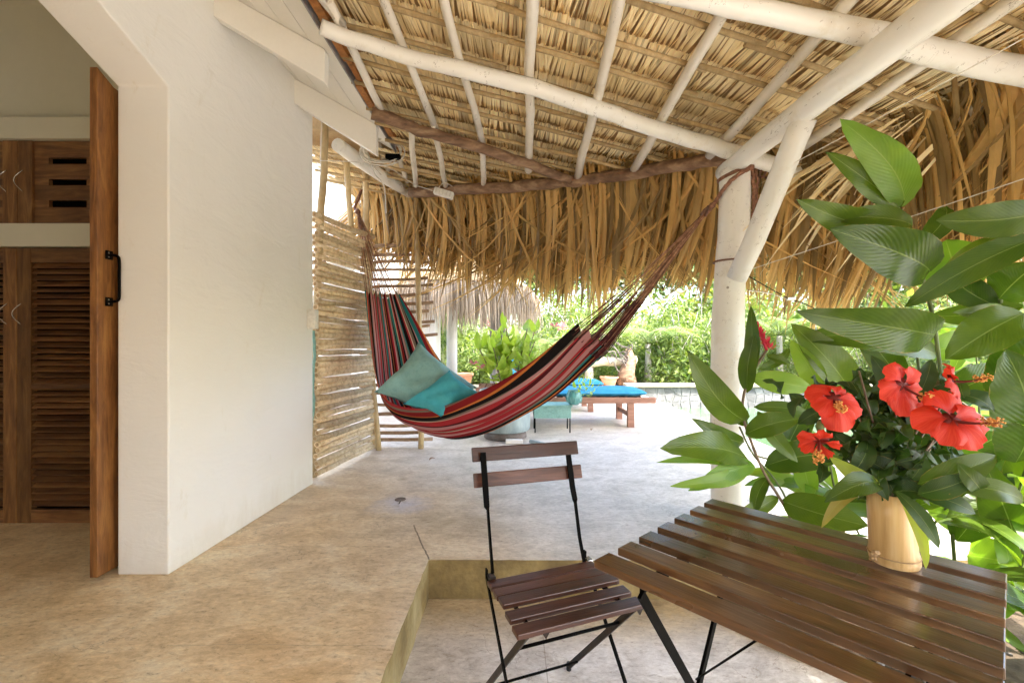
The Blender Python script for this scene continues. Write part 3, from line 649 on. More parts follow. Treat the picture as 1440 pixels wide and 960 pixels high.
# fringe
def ribbon(mb, p0, out, L, w_, side, th0, th1, drift, r, n=6, fold=.25):
    p = Vector(p0); out = Vector(out).normalized(); vs = []
    for k in range(n+1):
        s = k/n; th = th0+(th1-th0)*min(1, s*1.5)
        if k: p = p + (out*math.cos(th)-Vector((0,0,1))*math.sin(th) + drift*s)*(L/n)
        ww = w_*(.55+.9*s if s < .5 else 1.0*(1-((s-.5)/.5)**1.6)+.03); nrm = side.cross(Vector((0,0,1))).normalized()
        vs += [p-side*ww/2, p+nrm*ww*fold, p+side*ww/2]
    mb.add(vs, [(3*k,3*k+1,3*k+4,3*k+3) for k in range(n)]+[(3*k+1,3*k+2,3*k+5,3*k+4) for k in range(n)], r)
def fringe(a, b, out, count, Lf, nm, par, zf, wr=(.012,.042), inset=.35, fold=.16, mat='fringe'):
    mb = MB(); a, b, out = Vector(a), Vector(b), Vector(out).normalized(); e = (b-a).normalized()
    clumps = sorted(rnd() for _ in range(max(6, count//26)))
    for i in range(count):
        c = random.choice(clumps); t = c+random.gauss(0, .012)
        if rnd() < .35: t = rnd()
        if not -.01 < t < 1.01: continue
        ins = ru(-.02, inset); p = a.lerp(b, t)-out*ins; p.z = zf(p.x, p.y)+ru(-.03,.07)
        ang = random.gauss(0, .28); side = (e*math.cos(ang)+out*math.sin(ang)).normalized()
        L = Lf(t)*(ru(.45,1.0) if rnd() < .7 else ru(.9,1.2))+ins*.6; th0 = ru(.45,1.15); th1 = ru(1.30,1.54)
        dr = e*((t-c)*5+random.gauss(0,.035)-.22+.16*math.sin(t*11+len(nm))+.10*math.sin(t*31)); cc = (hash((c,)) % 97/97*.5+rnd()*.5)
        ribbon(mb, p, out, L, ru(*wr)*(1.25 if rnd() < .2 else 1), side, th0, th1, dr, cc, 6, fold)
        if rnd() < .3:   # split into threads at the tip
            for _ in range(2): ribbon(mb, p+e*ru(-.01,.01), out, L*ru(1.0,1.14), .004, side, th0, th1, dr+e*ru(-.08,.08), cc, 5)
    obj(nm, mb, mat, par, kind='stuff')
fa = ((EL+0)*EN.x, EL*EN.y)
def eavep(x): y = (EL-EN.x*x)/EN.y; return (x, y, rz(x,y))
out3 = (EN.x, EN.y, 0)
fringe(eavep(-1.35), eavep(.2), out3, 1150, lambda t: .50+.30*min(1,t*1.6), 'fringe', rf, lambda x, y: rz(x,y,.04))
fringe(eavep(.15), eavep(XE), out3, 1550, lambda t: .80+.10*math.sin(9*t), 'fringe', rf, lambda x, y: rz(x,y,.04))
fringe((XE,2.5,0), (XE,-1.6,0), (1,.12,0), 2000, lambda t: .72, 'fringe', rf, lambda x, y: rz(x,y,.04))
fringe(eavep(-1.35), eavep(XE), out3, 420, lambda t: .60, 'broad_fringe', rf, lambda x, y: rz(x,y,.03), (.04,.085), .30, fold=.3)
fringe((XE,2.5,0), (XE,-1.6,0), (1,.12,0), 420, lambda t: .5, 'broad_fringe', rf, lambda x, y: rz(x,y,.03), (.04,.085), .30, fold=.3)
# broad corner fronds sweeping off the right corner
mb = MB()
for k in range(170):
    u = ru(1270,1600); b0 = R(u, 190-(u-1250)*.33+ru(-25,45), .012); t0 = V(u-ru(110,260), b0.y*0+ru(215,390), ru(2.35,2.75)); c_ = rnd(); n_ = 9; w_ = ru(.014,.04); sd = Vector((ru(.3,1),ru(-.3,.3),ru(.2,.9))).normalized(); vs = []
    for q in range(n_+1):
        f = q/n_; p_ = b0.lerp(t0, f)+Vector((0,0,.09*math.sin(math.pi*f)))+Vector((.01*math.sin(9*f+k),0,0)); ww = w_*(.25+1.9*f if f < .4 else max(.04, .94*(1-((f-.4)/.6)**1.8)))
        vs += [p_-sd*ww, p_+Vector((0,-ww*.5,-ww*.3)), p_+sd*ww]
    mb.add(vs, [(3*q,3*q+1,3*q+4,3*q+3) for q in range(n_)]+[(3*q+1,3*q+2,3*q+5,3*q+4) for q in range(n_)], c_)
obj('corner_frond', mb, 'thatch', rf, kind='stuff')
# post and brace
ps = thing('roof_post', (1.19,2.48,0), 'whitewashed round timber post with slanting brace carrying the hammock end', 'post')
pp = [V(1024,729,2.48),V(1023,600,2.48),V(1024,500,2.48),V(1025,420,2.48),V(1031,335,2.48),V(1034,262,2.48),V(1034,240,2.48)]
obj('post', MB().tube(wob(spline(pp,4),.002), [.088]*8+[.086,.085,.084,.083]+[.08]*13, 18, jit=.008), 'white_pole', ps, smooth=True)
obj('brace', MB().tube(wob([V(1036,392,2.36),V(1060,340,2.26),V(1090,265,2.1),V(1118,196,1.95),V(1131,166,1.9)],.002), [.05,.05,.049,.048,.048], 16, jit=.01), 'white_pole', ps, smooth=True)
def ring(c, r, th=.006, z=0, n=20, ax=None, sq=1, tilt=0):
    pts = [Vector(c)+Vector((r*math.cos(2*math.pi*i/n), r*sq*math.sin(2*math.pi*i/n), tilt*math.cos(2*math.pi*i/n))) for i in range(n+1)]
    return MB().tube(pts, th, 6, cap=False)
obj('rope_ring', ring(V(1028,368,2.48), .089, .005), 'rope_brown', ps, smooth=True)
for k, (u, v) in enumerate(((1068,233),(1074,235),(1080,236))):
    c = R(u, v, -.115); obj('lashing', MB().tube([c+Vector((.008*math.sin(q*.5),.055*math.cos(q*.42),.055*math.sin(q*.42))) for q in range(16)], .0055, 6), 'rope_brown', ps, smooth=True)
# clothes lines
for pts, lb in (([V(1117,229,1.95),V(1275,145,1.55),V(1480,32,1.2)], 'upper white clothes line running from the brace to the right'),
                ([V(1058,378,2.36),V(1280,305,1.75),V(1480,238,1.35)], 'lower white clothes line tied where brace meets post')):
    obj('clothes_line', MB().tube(spline(pts,5), .0019, 5), 'string', smooth=True, label=lb, cat='clothes line')
tw = thing('tension_wire', V(1062,385,2.40), 'dark wire with a clamp stretched from the post behind the leaves', 'wire')
obj('wire', MB().tube(spline([V(1052,388,2.42),V(1080,404,2.5),V(1110,420,2.6),V(1150,436,2.7),V(1260,500,2.9)],4), .0028, 5), 'black_metal', tw, smooth=True)
obj('wire', MB().tube(spline([V(1050,408,2.42),V(1080,412,2.5),V(1110,421,2.6)],4), .0028, 5), 'steel', tw, smooth=True)
obj('clamp', MB().box(V(1112,420,2.6),(.05,.02,.02)), 'steel', tw, bevel=.004)
# hanging lamp, cable coil
lm = thing('hanging_lamp', V(624,272,3.3), 'small white rectangular lamp hanging by a cord under the dark log', 'lamp')
ax = (Vector((.95,0,-.30)).normalized(), Vector((0,1,0)), Vector((.30,0,.95)).normalized())
b_ = obj('lamp_body', MB().box(V(624,272,3.3),(.145,.05,.05),ax), 'plastic_white', lm, bevel=.008)
for k in range(5): obj('fin', MB().box(V(624,272,3.3)+ax[0]*(.026*(k-2))+Vector((0,-.027,0)),(.005,.006,.034),ax), 'cable', lm)
obj('cord', MB().tube(spline([V(612,270,3.3),V(624,257,3.35),V(636,262,3.3)],4)+[], .003, 5), 'string', lm, smooth=True)
obj('cord', MB().tube(spline([V(608,268,3.3),V(580,258,3.6),V(545,235,3.3),V(500,228,3.15),V(450,226,3.1)],4), .003, 5), 'cable', lm, smooth=True)
cc = thing('cable_coil', V(537,215,3.12), 'coil of pale cable hanging from the corner of the boarded eave', 'cable')
for k in range(5):
    c = V(537+ru(-2,2),213+ru(-2,2),3.12+k*.015); rr = ru(.10,.125)
    pts = [c+Vector((rr*math.cos(t*.3)*(1.25),0,rr*math.sin(t*.3)*.75)) for t in range(22)]
    obj('loop', MB().tube(pts, .005, 6), 'cable', cc, smooth=True)
for pts in ([(543,222),(552,232),(556,222)],[(520,222),(527,245),(540,262),(543,300)],[(515,215),(524,232),(536,246)]):
    obj('cable', MB().tube(spline([V(u,v,3.15) for u, v in pts],4), .004, 6), 'cable' , cc, smooth=True)
obj('bracket', MB().box(V(553,221,3.14),(.10,.05,.03)), 'black_metal', cc, bevel=.004)
# ================================================================== BAMBOO SCREENS
sc = thing('bamboo_screen', (-1.33,3.6,0), 'screen of stacked pale bamboo poles standing beside the end of the plastered wall', 'screen')
def endcap(mb_, p, d, r):
    pass
zt0, zb0 = .967+.884, .045; nP = 46
for k in range(nP):
    t = k/(nP-1); z = zb0+(zt0-zb0)*t; r = ru(.0185,.0245)
    A = Vector((-1.372+ru(-.010,.010), 3.185+ru(-.03,.02), z+ru(-.003,.003))); B = Vector((-1.235+ru(-.012,.012), 4.03+ru(-.05,.05), z-.005+ru(-.008,.008)+ (0.05 if k == nP-1 else 0)))
    pts = line(A, B, 5); bend = ru(-.010,.010)
    pts = [p+Vector((ru(-.004,.004)+.0,0,bend*math.sin(math.pi*i/5)+ru(-.003,.003))) for i, p in enumerate(pts)]
    po = obj('pole', MB().tube(pts, [r*ru(.9,1.05) for _ in pts], 8, r=rnd()), 'pale_stick', sc, smooth=True)
    d = (pts[0]-pts[1]).normalized()
    obj('cut_end', MB().tube([pts[0]+d*.0008, pts[0]+d*.0022], r*.62, 8), 'stick_end', po)
obj('post', MB().tube(wob(spline([Vector((-1.425,3.26,0)),Vector((-1.42,3.26,.6)),V(450,320,3.24),V(455,240,3.2),V(457,160,3.15)],4),.003), .026, 10, jit=.03), 'bamboo', sc, smooth=True)
obj('post', MB().tube(wob(spline([Vector((-1.19,4.06,0)),V(521,500,4.04),V(516,380,4.0),V(515,300,3.95),V(514,232,3.75)],4),.003), .026, 10, jit=.03), 'bamboo', sc, smooth=True)
obj('post', MB().tube(wob([V(497,350,3.75),V(491,290,3.7),V(487,222,3.5)],.003), .024, 10), 'bamboo', sc, smooth=True)
s2 = thing('ladder_screen', (-1.0,3.97,0), 'open ladder-like screen of spaced brown sticks tied between two bamboo posts', 'screen')
obj('post', MB().tube(wob(spline([V(525,630,4.12),V(524,560,4.12),V(520,440,4.12),V(518,345,4.12)],4),.002), [.027]*13, 10, jit=.03), 'bamboo', s2, smooth=True)
obj('post', MB().tube(wob(spline([V(592,631,4.12),V(592,560,4.12),V(589,440,4.12),V(587,345,4.12),V(585,272,4.10)],4),.002), [.026]*17, 10, jit=.03), 'bamboo', s2, smooth=True)
for v in (345,360,370,382,392,403,414,428,440,452,461,472,484,495,507,518,531,543,552,567,582,596,608,619):
    e0 = 505+ru(-3,4); e1 = 607+ru(-6,9); bd = ru(-3,3)
    pts = [V(e0,v+ru(-1,3),4.17), V((e0+e1)/2-20,v+bd,4.17), V((e0+e1)/2+15,v+bd,4.17), V(e1,v-2+ru(-2,2),4.17)]
    obj('stick', MB().tube(spline(pts,2), ru(.012,.018), 7, r=rnd()), 'brown_stick', s2, smooth=True)
s3 = thing('stick_blind', (-1.9,4.4,0), 'brown slatted stick blind seen in the slit past the wall end', 'screen')
for v in np.arange(318,470,12.5):
    obj('stick', MB().tube([V(425,v,4.5),V(458,v+1.5,4.5)], .024, 6), 'brown_stick', s3, smooth=True)
obj('post', MB().tube([V(441,330,4.4),V(456,420,4.42),V(460,640,4.4)], .025, 8), 'white_pole', s3, smooth=True)
# ================================================================== HAMMOCK
hk = thing('hammock', (-.2,3.2,.25), 'red, teal and black striped cloth hammock slung from bamboo screen to white post', 'hammock')
rails = [ # s, near, mid(bottom), far   (u,v,Y)
 (0,  (513,411,3.66),(536,416,3.80),(562,410,3.90)),
 (.14,(519,470,3.52),(548,492,3.74),(586,452,3.90)),
 (.28,(530,536,3.36),(560,560,3.60),(612,498,3.88)),
 (.40,(552,569,3.20),(588,594,3.45),(645,540,3.80)),
 (.52,(610,578,3.04),(628,613,3.28),(690,566,3.66)),
 (.64,(668,558,2.92),(674,607,3.10),(722,544,3.40)),
 (.76,(716,532,2.83),(728,584,2.96),(760,518,3.16)),
 (.88,(765,497,2.76),(786,550,2.84),(802,488,2.97)),
 (1.0,(813,458,2.70),(852,488,2.74),(838,470,2.84))]
def rail(k, s):
    xs_ = [r_[0] for r_ in rails]; pts = [V(*r_[k+1]) for r_ in rails]
    i = max(0, min(len(xs_)-2, int(np.searchsorted(xs_, s))-1)); t = (s-xs_[i])/(xs_[i+1]-xs_[i])
    b, c = pts[i], pts[i+1]; a = pts[i-1] if i else b*2-c; d = pts[i+2] if i+2 < len(pts) else c*2-b
    return .5*((2*b)+(c-a)*t+(2*a-5*b+4*c-d)*t*t+(3*b-a-3*c+d)*t**3)
def cloth(u_, s, off=0):
    N, B_, Fr = rail(0, s), rail(1, s), rail(2, s)
    B2 = B_*2-(N+Fr)/2      # quadratic through mid point
    t = u_; p = N*(1-t)**2 + B2*2*t*(1-t) + Fr*t*t
    g = 1-.75*math.sin(math.pi*s)      # gathers towards both ends
    amp = .006+.016*g
    p = p + Vector((0,0,1))*(amp*math.sin(t*math.pi*14+3*s)+.5*amp*math.sin(t*math.pi*31+1))
    p = p + Vector((0,-.012*math.sin(t*7+s*9)*math.sin(math.pi*s),0.008*math.sin(s*13+t*5)))
    return p
mb = MB(); mb.grid(lambda a, b: cloth(a, b), 90, 70, .5)
mb.uv = {k: (a*.88+.115*b*(1-.35*a), b) for k, (a, b) in mb.uv.items()}
cl = obj('cloth', mb, 'hammock_cloth', hk, smooth=True)
sm = cl.modifiers.new('solid', 'SOLIDIFY'); sm.thickness = .003
LA, RAa = V(503,296,3.92), V(992,300,2.52)
nL, nR = 22, 34
for k in range(nL):
    t = (k+.5)/nL; p = cloth(t, 0.0); q_ = cloth(t, .01)
    mid = p.lerp(LA, .5)+Vector((ru(-.012,.012), 0, -.02))
    obj('cord', MB().tube([q_, p, mid, LA+Vector((ru(-.01,.01),ru(-.01,.01),ru(-.03,.02)))], .0028, 5, r=rnd()), 'cord_tan', hk, smooth=True)
for k in range(nR):
    t = (k+.5)/nR; p = cloth(t, 1.0); q_ = cloth(t, .985)
    mid = p.lerp(RAa, .5)+Vector((0, 0, ru(-.022,-.004)))
    obj('cord', MB().tube([q_, p, mid, RAa+Vector((ru(-.008,.008),ru(-.01,.01),ru(-.012,.012)))], .0024, 5, r=rnd()), 'cord_tan', hk, smooth=True)
# dark woven bands where the cords gather
def dark_band(s0, f0, f1, nm):
    mb = MB(); 
    def fn(a, b):
        p = cloth(a, s0).lerp(RAa, f0+(f1-f0)*b); return p+Vector((0,.003,-.004-.012*b+.006*math.sin(a*60)))
    mb.grid(fn, 60, 4, .2); return obj(nm, mb, 'hammock_dark', hk, smooth=True)
m2 = pm('hammock_dark', (.03,.006,.006), (.14,.02,.02), 60, .9, .6, (1,1,1))
for k in range(64):   # dense dark cords next to the cloth, spreading into the pale ones
    t = (k+.5)/64+ru(-.004,.004); p = cloth(min(.995,max(.005,t)), 1.0); f = ru(.30,.40)
    obj('dark_cord', MB().tube([cloth(t,.975), p+Vector((0,ru(-.01,.01),0)), p.lerp(RAa, f*.5)+Vector((0,ru(-.012,.012),-.012)), p.lerp(RAa, f)+Vector((0,0,-.016))], .0030, 5, r=rnd()), 'hammock_dark', hk, smooth=True)
# bound rope from the cord apex to the post
obj('rope', MB().tube(wob(spline([RAa,V(1004,286,2.50),V(1016,268,2.44),V(1028,254,2.38),V(1044,242,2.38),V(1058,236,2.43)],6),.002), [.016]*6+[.011]*25, 8, jit=.15), 'rope_brown', hk, smooth=True)
obj('rope', ring(V(1034,245,2.48), .086, .009, tilt=.03), 'rope_brown', hk, smooth=True)
obj('rope', MB().tube(wob(spline([V(1058,238,2.42),V(1060,262,2.42),V(1060,285,2.42),V(1056,318,2.44)],6),.004), .009, 7, jit=.2), 'rope_brown', hk, smooth=True)
obj('rope', MB().tube(wob(spline([V(1063,238,2.42),V(1065,265,2.42),V(1062,300,2.42)],6),.004), .008, 7, jit=.2), 'rope_brown', hk, smooth=True)
obj('rope', MB().tube(wob(spline([LA+Vector((0,0,-.03)),LA,V(500,290,4.0),V(512,256,4.05)],5),.003), [.022]*5+[.013]*11, 8, jit=.2), 'rope_brown', hk, smooth=True)
obj('knot', MB().tube([V(986,302,2.50),V(990,296,2.46),V(996,290,2.46),V(992,304,2.5)], .008, 7), 'rope_brown', hk, smooth=True)
def pillow(nm, corners, thick, mat, lb, bulge):
    """corners: 4 world points round the pillow; bulge: direction of the visible face"""
    c0, c1, c2, c3 = [Vector(c) for c in corners]; nb = Vector(bulge).normalized(); mb = MB(); n = 22
    for sgn in (1,-1):
        def fn(a, b, sgn=sgn):
            p = c0*(1-a)*(1-b)+c1*a*(1-b)+c2*a*b+c3*(1-a)*b; x, y = 2*a-1, 2*b-1
            cen = (c0+c1+c2+c3)/4; pin = 1-.17*((1-x*x)*y*y+(1-y*y)*x*x)   # edges bow inward between the corners
            p = cen+(p-cen)*pin
            h = thick*((1-x**4)*(1-y**4))**.55*(1+.07*math.sin(9*a+4*b)+.07*math.sin(15*b-7*a+1)+.04*math.sin(27*a+11*b)+.06*math.exp(-((x-y)*3)**2)*math.sin(8*a))
            return p+nb*h*sgn*.5
        mb.grid(fn, n, n, .5)
    return obj(nm, mb, mat, smooth=True, label=lb, cat='pillow', fix=True)
pillow('pillow', [V(526,551,3.24),V(589,480,3.55),V(672,545,3.35),V(600,586,3.14)], .24, 'pillow_grey', 'larger grey-teal pillow with a peaked corner, leaning in the hammock', (.15,-.8,.55))
pillow('pillow', [V(566,568,3.10),V(632,520,3.26),V(680,556,3.14),V(620,586,3.02)], .15, 'pillow_cyan', 'smaller bright cyan pillow lying in front of the grey-teal pillow in the hammock', (.15,-.7,.6))
# ================================================================== CHAIR
CC = Vector((.137,1.2655,0)); cr = Vector((.934,.356,0)).normalized(); cf = Vector((cr.y,-cr.x,0))
def CP(r, f, z): return CC+cr*r+cf*f+Vector((0,0,z))
ch = thing('folding_chair', (CC.x,CC.y,LOW), 'folding bistro chair with dark brown slats and black metal frame', 'chair')
up = Vector((0,0,1))
zs = .268
for k in range(5):
    f = -.118 + k*.0555; w_ = .350+.004*k; cdrop = -.004*abs(k-2)+.004*(k == 2)
    obj('seat_slat', uvbox(MB(), CP(.003,f,zs+cdrop), (w_,.0415,.015), (cr,-cf,up)), 'chair_wood', ch, bevel=.003)
bl, br = [], []
bt = (Vector((0,0,1))*.97-cf*.26).normalized(); bn = cr.cross(bt).normalized()
for (tl, trr, bL, bR) in (((662.5,630),(810.8,620),(664.6,649),(813,637.5)),((665,666),(816,653),(667,685.5),(818.8,671))):
    A = (V(*tl,1.49)+V(*bL,1.485))/2; B = (V(*trr,1.60)+V(*bR,1.595))/2
    xax = (B-A).normalized(); zax = bt; yax = zax.cross(xax).normalized()
    obj('back_slat', uvbox(MB(), (A+B)/2, ((B-A).length,.012,.046), (xax,yax,zax)), 'chair_wood', ch, bevel=.003)
def bar(pts, wdt, thk, wid, par, nm, mat='black_metal'):
    """flat bar through pts; wid = direction of the wide side"""
    pts = [Vector(p) for p in pts]; mb = MB(); vs = []
    for i, p in enumerate(pts):
        t = (pts[min(i+1,len(pts)-1)]-pts[max(i-1,0)]).normalized(); s = (Vector(wid)-t*Vector(wid).dot(t)).normalized(); b = t.cross(s)
        w2 = (wdt[i] if hasattr(wdt,'__len__') else wdt)/2; t2 = (thk[i] if hasattr(thk,'__len__') else thk)/2
        vs += [p-s*w2-b*t2, p+s*w2-b*t2, p+s*w2+b*t2, p-s*w2+b*t2]
    k = len(pts); fs = [(i*4+j,i*4+(j+1)%4,(i+1)*4+(j+1)%4,(i+1)*4+j) for i in range(k-1) for j in range(4)]+[(3,2,1,0),((k-1)*4,(k-1)*4+1,(k-1)*4+2,(k-1)*4+3)]
    mb.add(vs, fs); return obj(nm, mb, mat, par, fix=True)
for us, vs_, Ys in (((679,683,684.5,686,690,693),(636,690,712,716,770,806),(1.483,1.455,1.445,1.44,1.38,1.335)),
                    ((798,805,808.5,809,815,821.5),(630,684,702,706,755,790),(1.588,1.56,1.55,1.545,1.5,1.46))):
    pts = [V(u,v,Y) for u, v, Y in zip(us, vs_, Ys)]
    bar(pts, [.019,.019,.017,.006,.006,.006], [.005,.005,.006,.014,.014,.014], cr, ch, 'back_upright')
for r0, rt in ((-.165,-.165),(.17,.172)):
    top = CP(r0,-.165,zs-.005); foot = CP(rt,.215,LOW+.008)
    lg = bar([CP(r0,-.165,zs+.02), top, top.lerp(foot,.5), foot], .014, .005, cf, ch, 'leg')
    obj('rubber_foot', MB().box(foot+Vector((0,0,0)), (.012,.022,.016), (cr,cf,up)), 'black_rubber', lg, bevel=.003)
for r0 in (-.152,.158):
    top = CP(r0,.115,zs-.012); foot = CP(r0+.012,-.275,LOW+.012)
    lg = bar([top, top.lerp(foot,.5), foot], .017, .006, cf, ch, 'leg', 'dark_iron')
    obj('rubber_foot', MB().tube([foot+Vector((0,0,-.012)), foot+Vector((0,0,.012))], .009, 8), 'black_rubber', lg, smooth=True)
def rod(a, b, r, par, nm, mat='black_metal', n=8): return obj(nm, MB().tube([a,b], r, n), mat, par, smooth=True)
rod(CP(-.145,-.205,LOW+.075), CP(.165,-.205,LOW+.075), .004, ch, 'crossbar')
rod(CP(-.152,.045,zs-.09), CP(.158,.045,zs-.09), .0045, ch, 'crossbar')
for r0 in (-.135,.14):
    bar([CP(r0,-.14,zs-.012), CP(r0,.11,zs-.012)], .004, .014, cr, ch, 'seat_rail')
    mb = MB(); mb.prism([CP(r0+.02,.125,zs-.012),CP(r0+.04,.125,zs-.012),CP(r0+.03,.125,zs-.028)], cf*-.006); obj('bracket', mb, 'dark_iron', ch, fix=True)
obj('bracket', MB().box(CP(-.155,-.15,zs+.0),(.02,.03,.014),(cr,cf,up)), 'dark_iron', ch, bevel=.002)
obj('bracket', MB().box(CP(.175,-.15,zs-.005),(.02,.03,.012),(cr,cf,up)), 'steel', ch, bevel=.002)
# ================================================================== TABLE
FL = Vector((.163,.914,0)); ta = Vector((.673,-.739,0)).normalized(); td = Vector((.736,.677,0)).normalized()
td = (td-ta*td.dot(ta)).normalized(); ZT = H-.44
def TP(a, d, z): return FL+ta*a+td*d+Vector((0,0,z))
tb = thing('folding_table', tuple(TP(.28,.27,LOW)), 'small folding table with seven dark brown wooden slats and black crossed legs', 'table')
for k in range(7):
    sl_ = obj('slat', uvbox(MB(), TP(.28+ru(-.0005,.0005), .028+.0807*k, ZT-.007), (.560,.0505,.016), (ta,td,up)), 'table_wood', tb, bevel=.002)
    for a_ in (.075,.105,.455,.485):
        obj('screw', MB().lathe(tuple(TP(a_+ru(-.003,.003), .028+.0807*k+ru(-.006,.006), ZT)), [(.0032,-.001),(.0030,.0004),(.001,.0002)], 8), 'dark_iron', sl_)
for a in (.09,.47):
    bar([TP(a,.03,ZT-.03), TP(a,.51,ZT-.03)], .022, .006, up, tb, 'top_rail')
    l1 = bar([TP(a+.006,.02,ZT-.035), TP(a+.006,.50,LOW+.01)], .018, .007, td, tb, 'leg'); l2 = bar([TP(a-.006,.50,ZT-.035), TP(a-.006,.04,LOW+.01)], .018, .007, td, tb, 'leg')
    for l_, d in ((l1,.50),(l2,.04)): obj('rubber_foot', MB().box(TP(a,d,LOW+.008),(.012,.024,.016),(ta,td,up)), 'black_rubber', l_, bevel=.003)
rod(TP(.09,.46,LOW+.09), TP(.47,.46,LOW+.09), .004, tb, 'crossbar'); rod(TP(.09,.08,LOW+.09), TP(.47,.08,LOW+.09), .004, tb, 'crossbar')
rod(TP(.10,.235,H-.62-.12), TP(.30,.06,ZT-.03), .0022, tb, 'stay_rod')
# ================================================================== VASE AND BOUQUET
vs0 = V(1258,788,.905); vz = ZT
va = thing('bamboo_vase', (vs0.x,vs0.y,vz), 'vase cut from pale bamboo standing on the table', 'vase')
prof = [(.050,.0015),(.0525,.006),(.0535,.014),(.0515,.018),(.053,.022),(.0505,.030),(.0492,.06),(.0475,.10),(.0465,.142),(.0415,.142),(.0415,.07)]
prof = [(q*.78, z) for q, z in prof]; mb = MB().lathe((vs0.x,vs0.y,vz), prof, 32, cap=False)
mb.v = [(x-(z-vz)*.09, y, z) for x, y, z in mb.v]
vb = obj('vase_body', mb, 'vase_bamboo', va, smooth=True)
obj('node_ring', ring((vs0.x-.002,vs0.y,vz+.019), .0415, .0014), 'stick_end', vb, smooth=True)
mb = MB()
for k in range(9): mb.tube([V(1231+ru(-5,5),780+ru(-5,5),.875), V(1229+ru(-6,6),782+ru(-6,6),.870)], ru(.0025,.0045), 6)
obj('root_knot', mb, 'stick_end', vb, smooth=True)
def leaf_mesh(base, tip, wid, nrm, sag=.12, fold=.25, rip=.04, nu=6, nv=12, pw=.66, curl=0, org=None, peak=.45):
    base, tip, nrm = Vector(base), Vector(tip), Vector(nrm).normalized(); ax_ = tip-base; L = ax_.length; t = ax_/L
    nrm = (nrm-t*nrm.dot(t)).normalized(); sd = t.cross(nrm).normalized(); ph = rnd()*6; bendl = ru(-.07,.07); rip = rip*ru(.6,1.8)
    pk = math.log(.5)/math.log(peak)
    mb = MB()
    def fn(a, b):
        x = 2*a-1; wv = math.sin(math.pi*min(1,max(0,b))**pk)**pw if 0 < b < 1 else 0
        w_ = wid/2*max(wv, .02)
        p = base+ax_*b+sd*(bendl*L*math.sin(math.pi*b))+nrm*(-sag*L*4*(b-.5)**2+sag*L)*1.0
        p = p+sd*x*w_*math.cos(fold*.9)+nrm*(abs(x)*w_*math.sin(fold)+rip*wid*math.sin(b*11+ph+(2 if x > 0 else 0))*x*x+rip*.6*wid*math.sin(b*31+ph*2)*abs(x)**3)
        return p+nrm*curl*L*b*b
    mb.grid(fn, nu, nv, rnd()); return mb
CAMP = Vector((0,0,H))
def pleaf(par, b, t, wpx, mat='ginger_leaf', tilt=(0,0,0), sag=.08, name='leaf', fold=.22, **kw):
    """leaf between two photograph points (u,v,Y); wpx = apparent width"""
    B_, T_ = V(*b), V(*t); mid = (B_+T_)/2; n_ = (CAMP-mid).normalized()+Vector(tilt); n_ += Vector((ru(-.25,.25),ru(-.2,.2),ru(-.1,.3)))
    view = (CAMP-mid).normalized(); t_ = (T_-B_).normalized(); nn = (n_-t_*n_.dot(t_)).normalized()
    cs = abs(t_.cross(nn).normalized().cross(view).length); wid = wpx*mid.y/F/max(.55, cs)
    return obj(name, leaf_mesh(B_, T_, wid, nn, sag, fold, **kw), mat, par, smooth=True)
bq = thing('hibiscus_bouquet', (vs0.x-.01,vs0.y,vz+.14), 'bunch of red hibiscus with dark leaves standing in the bamboo vase', 'flowers')
vt = Vector((vs0.x-.012, vs0.y, vz+.13))
cen = V(1262,600,.93)
for k in range(15):
    e = V(ru(1200,1345), ru(510,640), ru(.93,1.04)); m_ = vt.lerp(e,.5)+Vector((ru(-.02,.02),ru(-.02,.02),.0))
    obj('stem', MB().tube(spline([vt+Vector((ru(-.025,.025),ru(-.025,.025),-.05)),vt+Vector((ru(-.025,.025),ru(-.025,.025),.02)),m_,e],4), .0022, 5), 'stem_brown', bq, smooth=True)
for k in range(330):
    if k < 210: c = V(1258,622,.91)+Vector((random.gauss(0,.042), random.gauss(0,.030), random.gauss(0,.055)))
    else: c = cen+Vector((random.gauss(0,.085), .04+random.gauss(0,.04), random.gauss(0,.06)))
    if c.z < vz+.135: c.z = vz+.135+ru(0,.04)
    uu, vv_ = 720+c.x/c.y*F, 480-(c.z-H)/c.y*F
    if any((uu-a)**2+(vv_-b)**2 < r_*r_ for a, b, r_ in ((1173,562,62),(1268,541,64),(1340,592,72),(1338,530,40),(1152,618,46))): c = CAMP+(c-CAMP)*((ru(.98,1.10))/c.y)
    d = (c-vt).normalized()*.7+Vector((ru(-.9,.9),ru(-.9,.9),ru(-.9,.3))); d.normalize()
    L = ru(.04,.075); obj('leaf', leaf_mesh(c-d*L/2, c+d*L/2, L*ru(.5,.68), Vector((ru(-1,1),ru(-1.2,.2),ru(.1,1))), .18, .3, .10, 4, 8, .8, peak=.36), 'hibiscus_leaf', bq, smooth=True)
for b, t, w_, mt in (((1268,702,.86),(1302,800,.83),13,'croton_leaf'),((1215,690,.86),(1155,742,.84),16,'dry_leaf'),((1235,680,.84),(1160,705,.80),34,'ginger_leaf'),
                 ((1285,690,.86),(1372,722,.82),24,'hibiscus_leaf'),((1290,680,.85),(1400,640,.82),36,'ginger_leaf'),((1230,690,.88),(1165,640,.86),26,'croton_leaf'),
                 
                 ((1260,690,.84),(1320,770,.80),20,'hibiscus_leaf'),((1290,695,.84),(1372,668,.80),30,'hibiscus_leaf'),((1380,690,.80),(1345,650,.80),26,'ginger_leaf'),((1330,680,.82),(1440,705,.80),30,'ginger_leaf'),
                 ((1255,560,.98),(1225,500,.98),26,'hibiscus_leaf'),((1290,560,.98),(1310,505,.98),22,'hibiscus_leaf'),((1220,620,.9),(1195,670,.88),26,'hibiscus_leaf')):
    pleaf(bq, b, t, w_, mt, sag=.2)
